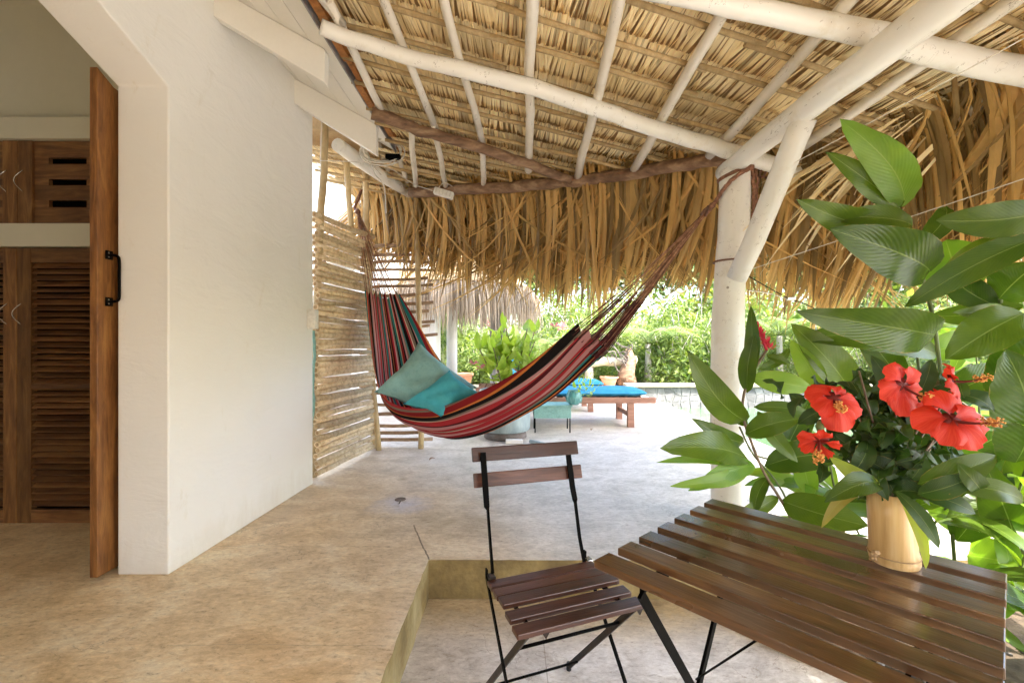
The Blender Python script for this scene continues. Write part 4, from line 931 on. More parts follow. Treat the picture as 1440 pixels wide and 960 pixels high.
def flower(c, face, rad, lb=None, droop=0.0, spin=0, open_=1.0, pist=(0,0,0)):
    c = Vector(c); f_ = Vector(face).normalized(); u_ = f_.cross(Vector((0,0,1))).normalized(); v_ = f_.cross(u_).normalized()
    fl = None
    for k in range(5):
        a0 = spin+2*math.pi*k/5; ph = rnd()*6; lw = ru(.84,1.14); cv = ru(-.12,.14); sk_ = ru(-.18,.18)
        def fn(a, b, a0=a0, ph=ph, lw=lw):
            x = 2*a-1; r = rad*b*lw; hw = (.16+1.0*b**.55)*(1-.28*(max(0,b-.72)/.28)**1.6)*.86*open_
            ang = a0+x*hw+.10*b+sk_*b*b; rim = r*(1-.22*x*x*b*b)+.02*rad*math.sin(x*19+ph)*b**3
            cup = rad*(.40*(b**1.1)-.42*b*b*open_)+rad*.07*b*b*math.sin(x*6+ph)+cv*rad*b*b+.05*rad*math.sin(x*21+ph)*b**4+.06*rad*x
            p = c+u_*math.cos(ang)*rim*(.35+.65*open_)+v_*math.sin(ang)*rim*(.35+.65*open_)+f_*cup
            return p-Vector((0,0,droop*b*b*rad))
        mb = MB(); mb.grid(fn, 12, 10, rnd()); o = obj('petal' if fl else 'flower', mb, 'petal', fl or bq, smooth=True)
        if fl is None: fl = o
    e = c+(f_*1.15+Vector(pist)).normalized()*rad*1.0; m_ = c.lerp(e,.5)+Vector((0,0,-.004))
    obj('pistil', MB().tube(spline([c-f_*.004,m_,e],4), [.0030,.0028,.0026,.0024,.0022,.0020,.0018,.0016,.0014], 7), 'petal', fl, smooth=True)
    mb = MB()
    for k in range(55):
        q_ = c.lerp(e, ru(.68,1.0)); d = Vector((ru(-1,1),ru(-1,1),ru(-1,1))).normalized(); mb.tube([q_, q_+d*ru(.005,.009)], .0004, 3, cap=False)
        s_ = q_+d*.0085; mb.box(s_, (.0022,.0022,.0022))
    obj('stamens', mb, 'anther', fl)
    obj('throat', MB().tube([c-f_*.004, c+f_*.0015, c+f_*.003], [.016,.014,.004], 10), 'petal', fl, smooth=True)
    obj('calyx', MB().tube([c-f_*.045, c-f_*.03, c-f_*.018], [.003,.008,.004], 8), 'stem', fl, smooth=True)
    if lb: fl['label'] = lb
flower(V(1173,560,.86), (-.12,-.85,.52), .049, 'red bloom at the left of the bunch', .25, .3, pist=(-.25,0,-.9))
flower(V(1268,541,.88), (.1,-1,.05), .051, 'uppermost red bloom', .1, 1.57-.3, pist=(.6,0,-.8))
flower(V(1338,590,.82), (-.12,-.80,.58), .060, 'large red bloom at the right of the bunch', .1, .9, pist=(.75,0,-.6))
flower(V(1338,536,.95), (.75,-.65,.2), .055, 'small red bloom seen from the side behind the large one', .2, .2, .9)
flower(V(1152,618,.84), (-.45,-.6,-.75), .045, 'drooping half open red bloom', .1, .5, .75)
flower(V(1305,568,.98), (.2,-1,.1), .040, 'little red bloom mostly hidden by the others', .1, .5, .9)
# ================================================================== PLANTER BED
cb = [(1180,985),(1120,948),(1060,915),(1015,885),(985,862)]
pts = spline([G(u,v,LOW) for u, v in [(1300,1010),(1190,955),(1120,930),(1060,900),(1010,872),(985,860)]], 5)
mb = MB(); mb.tube([p+Vector((.03,.02,.015)) for p in pts], .032, 10, jit=.07, squash=1)
obj('bed_edging', mb, 'curb_wood', smooth=True, label='weathered curved log edging the planting bed under the table', cat='edging')
mb = MB(); bed = [(p.x+.05,p.y+.04) for p in pts]+[(.98,2.0),(4.5,2.0),(4.5,.2),(1.6,.3)]
mb.add([(x,y,LOW+.03) for x, y in bed], [tuple(range(len(bed)))]); obj('bed_soil', mb, 'soil', kind='structure')
mb = MB()
for k in range(260):
    x, y = ru(.9,3.2), ru(.6,1.98); 
    if x < 1.1 and y < 1.6: continue
    s_ = ru(.008,.03); mb.box((x,y,LOW+.035), (s_,s_*ru(.4,1),s_*.5), (Vector((1,ru(-1,1),0)).normalized(),Vector((0,1,0)),up))
obj('pebbles', mb, 'stone', kind='stuff')
# ================================================================== GINGER PLANTS
def stem(par, pts, r, nm='stem', mat='stem'):
    return obj(nm, MB().tube(spline([V(*p) for p in pts],5), r, 7), mat, par, smooth=True)
ga = thing('red_ginger_plant', (1.28,1.95,LOW), 'leafy ginger plant with a pink-red flower spike in front of the white post', 'plant')
stem(ga, [(1135,800,1.9),(1110,725,1.85),(1075,665,1.82),(1056,620,1.8),(1044,578,1.8),(1052,535,1.8),(1078,492,1.82)], .0055, mat='stem_brown')
stem(ga, [(1140,790,1.95),(1100,690,1.9),(1060,640,1.85),(1040,600,1.82)], .004)
stem(ga, [(1245,830,2.0),(1190,720,1.95),(1120,660,1.9),(1062,640,1.85)], .004)
A = [((1049,592,1.8),(967,493,1.62),42,'d'),((1050,645,1.8),(928,630,1.58),46,'g'),((1048,662,1.8),(923,650,1.6),15,'b'),((1052,655,1.8),(943,683,1.6),22,'b'),((1062,655,1.8),(968,690,1.62),28,'b'),
     ((1046,622,1.8),(972,588,1.7),24,'g'),((1052,540,1.8),(1056,430,1.78),20,'g'),((1051,552,1.8),(1061,470,1.75),24,'g'),((1056,530,1.8),(1142,546,1.75),32,'b'),((1060,572,1.8),(1138,580,1.75),18,'g'),
     ((1048,610,1.8),(1125,588,1.7),34,'g'),((1065,578,1.82),(1122,650,1.72),22,'g'),((1075,655,1.85),(1192,640,1.72),44,'g'),((1128,640,1.9),(1143,702,1.85),30,'b'),((1100,704,1.85),(1222,740,1.6),48,'g'),
     ((1095,698,1.85),(1020,742,1.8),22,'g'),((1080,670,1.85),(1060,725,1.8),20,'g'),((1078,500,1.82),(1112,512,1.8),12,'g'),((1065,520,1.82),(1110,490,1.9),14,'g'),((1100,640,1.9),(1140,560,1.95),36,'g'),
     ((1052,600,1.8),(1010,560,1.95),20,'g'),((1120,720,1.9),(1190,690,1.85),30,'g'),((1110,735,1.9),(1070,790,1.85),26,'g'),((1090,620,1.9),(1150,612,1.95),26,'b')]
MT = {'d': 'ginger_leaf', 'g': 'ginger_leaf', 'b': 'ginger_leaf_bright'}
for b, t, w_, c in A: pleaf(ga, b, t, w_, MT[c], sag=.10, fold=.2)
# flower spike: many overlapping bracts
fs = obj('flower_spike', MB().tube([V(1078,492,1.82),V(1070,470,1.82),V(1063,460,1.82)], [.006,.007,.003], 7), 'red_bract', ga, smooth=True)
f0, f1 = V(1083,492,1.82), V(1062,457,1.82)
for k in range(34):
    t = k/33; c = f0.lerp(f1, t); a = k*2.4; d = Vector((math.cos(a),math.sin(a)*.8,.35+.6*t)).normalized(); L = .034*(1-.5*t)
    obj('bract', leaf_mesh(c, c+d*L+(f1-f0).normalized()*.012, .014, Vector((0,0,1))+d*.3, -.1, .3, 0, 2, 4), 'red_bract', fs, smooth=True)
gb = thing('tall_ginger_plant', (1.75,1.85,LOW), 'tall ginger clump with big glossy leaves rising behind the table at the right', 'plant')
stem(gb, [(1352,900,1.95),(1340,760,1.9),(1330,600,1.85),(1316,470,1.75),(1300,400,1.7),(1275,330,1.65),(1250,285,1.6)], .007)
stem(gb, [(1450,900,1.9),(1432,700,1.85),(1418,520,1.8),(1408,440,1.75),(1405,400,1.7)], .008)
stem(gb, [(1240,900,2.1),(1300,760,2.0),(1360,680,1.9),(1420,640,1.8)], .005)
stem(gb, [(1268,900,2.1),(1290,740,2.05),(1300,600,2.0),(1290,500,2.0)], .006)
stem(gb, [(1370,940,2.1),(1400,790,2.0),(1440,720,1.9)], .006)
stem(gb, [(1180,460,2.2),(1250,500,2.1),(1330,550,2.0),(1400,600,1.9)], .0045, mat='stem_brown')
Bv = [((1272,290,1.6),(1181,168,1.42),50,'b'),((1266,292,1.6),(1163,214,1.5),34,'d'),((1240,306,1.6),(1120,280,1.45),42,'d'),((1283,318,1.62),(1156,306,1.5),34,'g'),((1308,382,1.66),(1168,322,1.45),72,'g'),
     ((1315,470,1.7),(1120,438,1.45),62,'g'),((1478,296,1.35),(1316,310,1.45),50,'g'),((1470,330,1.4),(1272,432,1.55),42,'g'),((1352,412,1.8),(1330,338,1.85),78,'b'),((1440,430,1.7),(1308,445,1.9),34,'g'),
     ((1440,440,1.55),(1330,505,1.6),60,'g'),((1410,565,1.8),(1452,430,1.6),70,'g'),((1428,650,1.7),(1412,490,1.6),84,'g'),((1318,500,1.9),(1120,475,1.9),44,'g'),((1200,560,1.95),(1112,455,1.9),48,'g'),
     ((1152,550,1.95),(1112,478,1.9),32,'b'),((1270,540,2.0),(1200,450,2.0),40,'g'),((1345,760,1.9),(1405,625,1.8),56,'g'),((1430,770,1.8),(1380,640,1.7),56,'g'),((1300,700,2.0),(1392,760,1.9),44,'b'),
     ((1330,640,1.9),(1430,590,1.8),50,'g'),((1330,620,1.85),(1250,560,1.9),50,'g'),((1325,560,1.85),(1430,520,1.8),46,'g'),((1400,430,1.7),(1330,380,1.8),40,'g'),((1405,420,1.7),(1460,370,1.6),60,'g'),
     ((1405,440,1.7),(1340,440,1.6),26,'g'),((1360,780,1.9),(1460,800,1.7),56,'b'),((1350,800,1.9),(1440,860,1.7),50,'b'),((1350,830,1.9),(1290,790,1.9),44,'b'),((1300,760,2.0),(1210,790,2.0),40,'b'),
     ((1345,700,1.9),(1260,670,2.0),44,'b'),((1290,500,2.0),(1380,470,2.0),40,'b'),((1280,500,2.0),(1210,470,2.1),40,'b'),((1300,600,2.0),(1220,640,2.1),46,'b'),((1430,700,1.8),(1470,600,1.7),50,'g'),
     ((1370,900,2.0),(1460,930,1.8),50,'b'),((1400,800,2.0),(1470,860,1.8),40,'g'),((1440,700,1.8),(1330,730,1.8),46,'g'),((1310,420,1.72),(1400,330,1.7),34,'g'),((1290,350,1.66),(1330,290,1.75),30,'g')]
for b, t, w_, c in Bv: pleaf(gb, b, t, w_, MT[c], sag=.12, fold=.2, nu=8, nv=16)
def filler(nm, label, x0, x1, y0, y1, nst, hgt, nl, Lr, mats, cat='plant', grp=None):
    base = ((x0+x1)/2, (y0+y1)/2, LOW if y0 < 2 else 0); g = thing(nm, base, label, cat, grp)
    for s_ in range(nst):
        x, y = ru(x0,x1), ru(y0,y1); hh = hgt*ru(.7,1.1); tx, ty = ru(-.2,.2), ru(-.2,.2)
        tp = Vector((x+tx, y+ty, base[2]+hh)); b0 = Vector((x,y,base[2])); P_ = spline([b0, b0.lerp(tp,.5)+Vector((tx*.2,0,0)), tp], 4)
        obj('stem', MB().tube(P_, [.008*(1-.6*i/(len(P_)-1)) for i in range(len(P_))], 6), 'stem', g, smooth=True)
        for k in range(nl):
            t = ru(.2,1); i = min(len(P_)-1, int(t*(len(P_)-1))); c = P_[i]; a = ru(0,6.28); L = ru(*Lr)
            d = Vector((math.cos(a),math.sin(a),ru(-.1,.8))).normalized()
            obj('leaf', leaf_mesh(c, c+d*L, L*ru(.24,.34), Vector((ru(-.4,.4),ru(-.8,.1),1)), .15, .2, .03, 4, 8), random.choice(mats), g, smooth=True)
filler('ginger_clump', 'low bright green ginger foliage behind the right end of the table', 1.35, 2.3, 1.75, 2.0, 7, .75, 8, (.2,.34), ['ginger_leaf_bright','ginger_leaf_bright','ginger_leaf'])
filler('ginger_clump', 'mass of bright leaves beyond the tall ginger at the far right edge', 2.4, 3.3, 2.1, 2.9, 7, 1.25, 8, (.22,.38), ['ginger_leaf_bright','ginger_leaf'])
filler('ginger_clump', 'ginger shoots growing at the right frame edge beside the table', 1.5, 2.3, 1.1, 1.5, 5, .72, 7, (.2,.34), ['ginger_leaf_bright','ginger_leaf'])
# ================================================================== DECK THINGS
# planter drum with bright foliage
dm = thing('drum_planter', (-.07,4.55,0), 'round zinc drum planter standing on a dark base behind the hammock', 'planter')
dc = (-.07,4.6,0)
obj('base', MB().lathe(dc, [(.20,0),(.215,.01),(.21,.075),(.20,.08)], 28), 'dark_base', dm, smooth=True)
obj('drum', MB().lathe(dc, [(.235,.08),(.25,.10),(.255,.16),(.252,.30),(.258,.33),(.252,.36),(.256,.46),(.262,.475),(.256,.485),(.235,.485),(.235,.43)], 36, cap=False), 'zinc', dm, smooth=True)
obj('soil', MB().lathe(dc, [(.236,.42),(.01,.45)], 24), 'soil', dm)
rod(Vector((.17,4.28,.03)), Vector((.30,4.16,.025)), .018, dm, 'drain_pipe', 'zinc', 10)
obj('block', MB().box((.02,4.32,.02),(.16,.06,.035)), 'white_board', dm, bevel=.004)
cp = thing('croton_plant', (-.07,4.6,.43), 'bright lime leafy plant growing in the zinc drum', 'plant')
lmesh = [mesh_from(leaf_mesh((0,0,0),(0,.0,1.0),ru(.30,.42),(0,-1,.2),.12,.25,.03,4,8), 'croton_leaf', (0,0,0), True, 'croton_leaf') for _ in range(5)]
for s_ in range(15):
    a = ru(0,6.28); rr = ru(.0,.34); hh = ru(.28,.72); b0 = Vector((-.07+rr*.4*math.cos(a),4.6+rr*.4*math.sin(a),.43)); tp = Vector((-.13+rr*1.35*math.cos(a),4.6+rr*math.sin(a),.43+hh))
    obj('stem', MB().tube([b0,b0.lerp(tp,.5)+Vector((0,0,.03)),tp], .005, 5), 'stem_brown', cp, smooth=True)
    for k in range(13):
        c = b0.lerp(tp, ru(.35,1.0)); L = ru(.13,.22)
        inst('leaf', random.choice(lmesh), cp, c, (ru(.3,1.6), ru(-.3,.3), ru(0,6.28)), (L,L,L))
for u, v in ((780,460),(666,512),(676,518),(765,508)):
    c = V(u,v,4.5); mb = MB()
    for k in range(10): d = Vector((ru(-1,1),ru(-1,1),ru(-.2,1))).normalized()*.045; mb.add([c, c+d+Vector((.012,0,0)), c+d*1.4, c+d-Vector((.012,0,0))], [(0,1,2,3)])
    obj('flower', mb, 'pink_bract', cp)
# loungers
def lounger(y0, y1, x0, x1, lb, lbc):
    t = thing('sun_lounger', ((x0+x1)/2,(y0+y1)/2,0), lb, 'sun lounger'); zt_ = .34
    for y in (y0+.02, y1-.02): obj('rail', MB().box(((x0+x1)/2,y,zt_-.035),(x1-x0,.035,.07)), 'deck_wood', t, bevel=.012)
    for x in (x0+.25, x1-.28):
        for y in (y0+.045, y1-.045): obj('leg', MB().box((x,y,(zt_-.07)/2),(.075,.05,zt_-.07)), 'deck_wood', t, bevel=.004)
        obj('cross_rail', MB().box((x,(y0+y1)/2,.13),(.03,y1-y0-.10,.045)), 'deck_wood', t)
    n = int((x1-x0-.1)/.09)
    for k in range(n): obj('slat', MB().box((x0+.08+k*.09,(y0+y1)/2,zt_-.012),(.065,y1-y0-.08,.016)), 'deck_wood', t)
    xh = x0+.62; an = math.radians(42); ax = (Vector((math.cos(an),0,-math.sin(an))), Vector((0,1,0)), Vector((math.sin(an),0,math.cos(an))))
    c = Vector((xh-.30*math.cos(an),(y0+y1)/2,zt_+.30*math.sin(an)+.01)); obj('backrest', MB().box(c,(.62,y1-y0-.06,.02),ax), 'deck_wood', t)
    cu = thing('lounger_cushion', ((x0+x1)/2,(y0+y1)/2,zt_+.005), lbc, 'cushion')
    def pad(c0, sx, sy, sz, A):
        mb = MB()
        for sg in (1,-1):
            def fn(a, b, sg=sg):
                x, y = 2*a-1, 2*b-1; h = ((1-x**8)*(1-y**6))**.4
                return Vector(c0)+A[0]*x*sx/2+A[1]*y*sy/2*(1+.01*math.sin(a*40))+A[2]*(sg*h*sz/2*(1+.10*math.sin(a*23)*math.sin(b*5)))
            mb.grid(fn, 40, 14, .4)
        return mb
    I3 = (Vector((1,0,0)),Vector((0,1,0)),Vector((0,0,1)))
    obj('seat_pad', pad(((xh+x1-.09)/2,(y0+y1)/2,zt_+.042),x1-.09-xh,y1-y0-.02,.08,I3), 'cushion_blue', cu, smooth=True, fix=True)
    obj('back_pad', pad(c+ax[2]*.05,.64,y1-y0-.02,.08,ax), 'cushion_blue', cu, smooth=True, fix=True)
lounger(5.10,5.74,-.25,1.62,'nearer brown wooden sun lounger, its foot end beside the lit deck patch','nearer blue lounger cushion with a tufted foot end')
lounger(6.22,6.86,-.50,1.36,'farther brown wooden sun lounger, partly hidden by the hammock','farther blue lounger cushion showing past the hammock')
# small turquoise side table and glass vase
stb = thing('side_table', (.43,4.95,0), 'small turquoise side table standing before the nearer lounger', 'side table')
obj('top', MB().box((.43,4.95,.285),(.42,.30,.018)), 'teal_paint', stb, bevel=.003); obj('apron', MB().box((.43,4.82,.215),(.39,.016,.12)), 'teal_paint', stb, bevel=.002)
obj('apron', MB().box((.43,5.07,.215),(.39,.016,.12)), 'teal_paint', stb)
for x in (.245,.615):
    for y in (4.83,5.06): obj('leg', MB().box((x,y,.138),(.012,.012,.276)), 'black_metal', stb)
gv = thing('glass_vase', (.63,4.83,.295), 'round turquoise glass vase holding a leafy sprig', 'vase')
vc = (.66,4.84,.296)
obj('bowl', MB().lathe(vc, [(.045,0),(.075,.03),(.088,.07),(.082,.115),(.062,.145),(.066,.155),(.060,.153),(.056,.143),(.076,.112),(.08,.07),(.068,.035),(.04,.012)], 20), 'teal_glass', gv, smooth=True)
mb = MB()
for k in range(12): a = k*.5236; mb.tube([(vc[0]+.078*math.cos(a),vc[1]+.078*math.sin(a),.32),(vc[0]+.089*math.cos(a),vc[1]+.089*math.sin(a),.366),(vc[0]+.066*math.cos(a),vc[1]+.066*math.sin(a),.44)], .0025, 4)
obj('ribs', mb, 'teal_paint', gv, smooth=True)
sp = thing('leafy_sprig', (.68,4.84,.42), 'green sprig drooping out of the turquoise glass vase', 'sprig')
for k in range(34):
    c = Vector((.71+ru(-.06,.16),4.84+ru(-.06,.06),.44+ru(-.06,.11))); L = ru(.05,.09); inst('leaf', random.choice(lmesh), sp, c, (ru(.2,2),0,ru(0,6.28)), (L,L,L))
obj('stem', MB().tube([(.66,4.84,.40),(.70,4.84,.47),(.78,4.83,.44)], .003, 5), 'stem', sp, smooth=True)
for i_, (u, v, a_, lb_) in enumerate(((603,648,.4,'tiny dark fallen leaf on the terrace in front of the hammock'),(831,606,1.2,'small curled brown leaf on the deck before the nearer lounger'),(1010,600,2.0,'small dry leaf near the pool edge'))):
    g_ = G(u,v); d_ = Vector((math.cos(a_),math.sin(a_),.25)); obj('fallen_leaf', leaf_mesh(g_+Vector((0,0,.004)), g_+d_*.055, .028, (0,-.2,1), .2, .5, .05, 4, 6), 'brown_stick', smooth=True, label=lb_, cat='leaf')
# floor drain
fd = G(563,702); dn = thing('floor_drain', (fd.x,fd.y,0), 'small rusty drain hole worn into the terrace floor', 'drain')
obj('cover', MB().lathe((fd.x,fd.y,0), [(.034,.001),(.032,.004),(.0,.003)], 14), 'dark_base', dn); obj('slot', MB().box((fd.x+.01,fd.y-.055,.003),(.004,.03,.004)), 'black_metal', dn)
# ================================================================== THATCH PARASOL, WHITE BUILDING, COLUMNS
pr = thing('thatch_parasol', (-.95,7.2,0), 'small thatched parasol on a white pole behind the hammock pillows', 'parasol')
cx, cy = -.95, 7.2
obj('pole', MB().tube([(cx,cy,0),(cx,cy,2.4)], .085, 14), 'white_board', pr, smooth=True)
mb = MB(); mb.lathe((cx,cy,0), [(1.25,1.78),(.05,2.75),(.02,2.85)], 28, cap=False); mb.lathe((cx,cy,0), [(1.22,1.75),(.05,2.7)], 28, cap=False); obj('canopy', mb, 'thatch_back', pr)
mb = MB()
for k in range(2600):
    a = ru(0,6.28); o_ = Vector((math.cos(a),math.sin(a),0)); rr = ru(.85,1.26); p = Vector((cx,cy,1.78+(1.25-rr)*.75))+o_*rr
    e_ = Vector((-o_.y,o_.x,0)); ribbon(mb, p, o_, ru(.4,.85), ru(.010,.026), (e_+o_*ru(-.5,.5)).normalized(), .6, 1.52, e_*random.gauss(0,.08), rnd(), 5)
obj('fringe', mb, 'pale_fringe', pr, kind='stuff')
tr_ = thing('pale_trunk', (-.28,8.0,0), 'thick pale weathered trunk standing behind the drum planter', 'trunk')
obj('bark', MB().tube(wob(spline([(-.22,8.0,0),(-.22,8.0,.7),(-.24,8.0,1.2),(-.28,8.0,1.7),(-.30,8.0,2.8)],4),.01), [.15,.155,.16,.16,.165,.17,.165,.16,.15,.14,.13,.12,.11,.1,.1,.1,.1], 12, jit=.10), 'trunk', tr_, smooth=True)
for k in range(4): obj('bark_ridge', MB().tube(wob([(-.26+.05*k,7.86,.2),(-.27+.05*k,7.85,1.1),(-.29+.03*k,7.90,1.9)],.012), .028, 6, jit=.2), 'trunk', tr_, smooth=True)
bd_ = thing('white_building', (-3.2,6.4,0), 'bright white rendered building behind the stick screens', 'building')
obj('wall', MB().box((-3.05,6.5,1.9),(4.0,.25,3.8)), 'white_board', bd_); obj('wall', MB().box((-1.15,6.42,1.9),(.22,.46,3.8)), 'white_board', bd_, bevel=.02)
obj('pillar', MB().tube([V(470,560,4.9),V(486,260,4.9),V(478,180,4.9)], [.16,.16,.14], 14), 'white_board', bd_, smooth=True)
obj('pillar', MB().tube([V(545,640,6.0),V(548,300,6.0),V(545,180,6.0)], [.12,.12,.12], 14), 'white_board', bd_, smooth=True)
# old log rail and stump at the back of the pool deck
lr = thing('log_rail', (1.9,10.2,0), 'weathered horizontal log rail on short posts at the back of the deck', 'rail')
obj('log', MB().tube(wob(spline([V(778,512,10.2),V(820,509,10.2),V(862,509,10.2),V(894,505,10.2)],3),.02), .10, 10, jit=.1), 'curb_wood', lr, smooth=True)
for u in (795,828,880): obj('post', MB().tube([V(u,512,10.25),V(u+1,541,10.25)], .10, 9, jit=.1), 'trunk', lr, smooth=True)
sb = thing('tree_stump', (2.5,10.0,0), 'grey gnarled stump with bare twisted branches beside the log rail', 'stump')
obj('trunk', MB().tube(wob([(2.55,10,0),(2.5,10,.25),(2.6,10,.55),(2.55,10.05,.8)],.02), [.24,.17,.13,.08], 10, jit=.25), 'log', sb, smooth=True)
for k in range(9):
    a = ru(-1,1); p = Vector((2.45,9.9,ru(.2,.7))); P_ = [p]
    for j in range(6): P_.append(P_[-1]+Vector((ru(-.18,.14),ru(-.06,.06),ru(-.05,.2))))
    obj('branch', MB().tube(spline(P_,3), .013, 5), 'dark_base', sb, smooth=True)
def pot(x, y, r, h_, lb):
    t = thing('terracotta_pot', (x,y,0), lb, 'pot'); obj('pot_body', MB().lathe((x,y,0), [(r*.65,0),(r*.95,h_*.8),(r*.95,h_*.82)], 20), 'terracotta', t, smooth=True)
    obj('rim', MB().lathe((x,y,0), [(r*1.05,h_*.82),(r*1.1,h_),(r*.9,h_),(r*.85,h_*.8)], 20, cap=False), 'terracotta', t, smooth=True)
    obj('soil', MB().lathe((x,y,0), [(r*.88,h_*.85),(.01,h_*.9)], 16), 'soil', t)
pot(2.12,9.95,.19,.2,'wide terracotta pot in front of the log rail'); pot(-1.02,9.9,.17,.28,'terracotta pot beside the slim white column')
# ================================================================== GARDEN
def foliage(n, shape, size, nrm_up=.3, clump=10, seed=0):
    """many small folded leaves gathered in clumps; returns mesh data lists"""
    rs = np.random.RandomState(seed); nc = max(4, n//clump)
    C = shape(rs, nc); pts = C[rs.randint(0, nc, n)]+rs.normal(0, 1, (n,3))*size*1.7
    d = rs.normal(0,1,(n,3)); d[:,2] -= .1; d /= np.linalg.norm(d,axis=1)[:,None]
    u = rs.normal(0,1,(n,3)); u[:,2] += nrm_up*3; s = np.cross(d,u); s /= np.linalg.norm(s,axis=1)[:,None]; nn = np.cross(s,d)
    L = size*rs.uniform(.6,1.5,(n,1)); W_ = L*rs.uniform(.22,.38,(n,1))
    b = pts; t = pts+d*L*2; m = pts+d*L*.9
    v = np.stack([b, m+s*W_+nn*W_*.35, t, m-s*W_+nn*W_*.35], 1).reshape(-1,3)
    i = np.arange(n)*4; f = np.concatenate([np.stack([i,i+1,i+2],1), np.stack([i,i+2,i+3],1)])
    cr_ = rs.rand(nc)[rs.randint(0,nc,n)]; r = np.repeat((.5*cr_+.5*rs.rand(n)), 4)
    return v, f, r
def np_mesh(name, v, f, r, mat):
    me = bpy.data.meshes.new(name); me.vertices.add(len(v)); me.vertices.foreach_set('co', v.ravel()); me.loops.add(f.size); me.loops.foreach_set('vertex_index', f.ravel().astype(np.int32))
    me.polygons.add(len(f)); me.polygons.foreach_set('loop_start', np.arange(len(f))*3); me.update(calc_edges=True)
    a = me.attributes.new('rnd','FLOAT','POINT'); a.data.foreach_set('value', r.astype(np.float32)); me.materials.append(MATS[mat]); return me
def blob(rx, ry, rz_, z0):
    def f(rs, n):
        d = rs.normal(0,1,(n,3)); d /= np.linalg.norm(d,axis=1)[:,None]; q_ = rs.uniform(.45,1,(n,1))**.6*(1+.25*np.sin(d[:,:1]*5+d[:,2:]*4))
        p = d*q_*np.array([rx,ry,rz_]); p[:,2] = np.abs(p[:,2]+rz_*.1)+z0; return p
    return f
SH = [np_mesh('foliage', *foliage(nn_, blob(.95,.8,1.5,.08), sz, .3, 9, i), mt) for i, (sz, mt, nn_) in enumerate(((.045,'garden_leaf',4600),(.065,'garden_leaf_pale',2400),(.032,'garden_leaf_pale',5200),(.10,'garden_leaf',1600)))]
def twigs(h_, n, sp_):
    mb = MB()
    for k in range(n):
        e = Vector((ru(-sp_,sp_),ru(-sp_,sp_),h_*ru(.6,1))); mb.tube([(ru(-.05,.05),ru(-.05,.05),0),e*.5+Vector((0,0,.1)),e],[.02,.014,.005],5)
    return mesh_from(mb,'trunk',(0,0,0),True,'twigs')
TW = [twigs(1.5,9,.6) for _ in range(3)]
def shrub(x, y, s, k, lb, grp):
    t = thing('garden_shrub', (x,y,0), lb, 'shrub', grp); a = ru(0,6.28)
    for nm, me in (('foliage', SH[k]),('stem', TW[k % 3])):
        o = bpy.data.objects.new(nm, me); COL.objects.link(o); o.parent = t; o.rotation_euler = (0,0,a); o.scale = (s*ru(.9,1.15),s*ru(.9,1.15),s*ru(.85,1.1))
GL = ['fine leaved green shrub in the garden bank behind the pool and deck','pale grey-green shrub in the garden bank behind the pool and deck','small leaved dense shrub in the garden bank behind the pool and deck','large leaved green shrub in the garden bank behind the pool and deck']
GG = ['fine leaved garden shrubs','pale garden shrubs','small leaved garden shrubs','large leaved garden shrubs']
spots = []; ROWS = []
for x in np.arange(-2.6, 12, .95): spots.append((x+ru(-.3,.3), 10.95+ru(-.15,.35), ru(.62,.85))); ROWS.append('front row of the garden bank')
for x in np.arange(-4.5, 15, 1.3): spots.append((x+ru(-.4,.4), 12.6+ru(-.4,.4), ru(1.1,1.5))); ROWS.append('middle row of the garden bank')
for x in np.arange(-6, 18, 2.0): spots.append((x+ru(-.5,.5), 15.3+ru(-.6,.6), ru(1.7,2.2))); ROWS.append('back row of the garden bank')
for y in np.arange(3.2, 9.8, 1.3): spots.append((9.8+ru(-.3,.3), y, ru(1.0,1.3))); ROWS.append('row along the right side of the pool')
ORD = ['first','second','third','fourth','fifth','sixth','seventh','eighth','ninth','tenth','eleventh','twelfth','thirteenth','fourteenth','fifteenth','sixteenth']
KD = ['fine leaved green','pale grey-green','small leaved dense','large leaved green']; cnt = {}
for i, (x, y, s) in enumerate(spots):
    k = random.choice([0,0,1,2,3]) if i else 0; n_ = cnt.get(ROWS[i], 0); cnt[ROWS[i]] = n_+1
    shrub(x, y, s, k, ('%s shrub, %s from the left in the %s' % (KD[k], ORD[n_], ROWS[i])) if 'right side' not in ROWS[i] else '%s shrub right of the pool, %s from the near end' % (KD[k], ORD[n_]), GG[k])
# low flowering plants at the pool's back edge and beside the column
for i, (x, y) in enumerate(((-2.3,8.9),(-1.9,9.6),(-.9,10.5),(-.3,10.6),(.7,10.55))): shrub(x, y, .42, 3, 'low broad leaved plant at the back edge of the deck, %s from the left' % ORD[i], 'low broad leaved plants at the back edge of the deck')
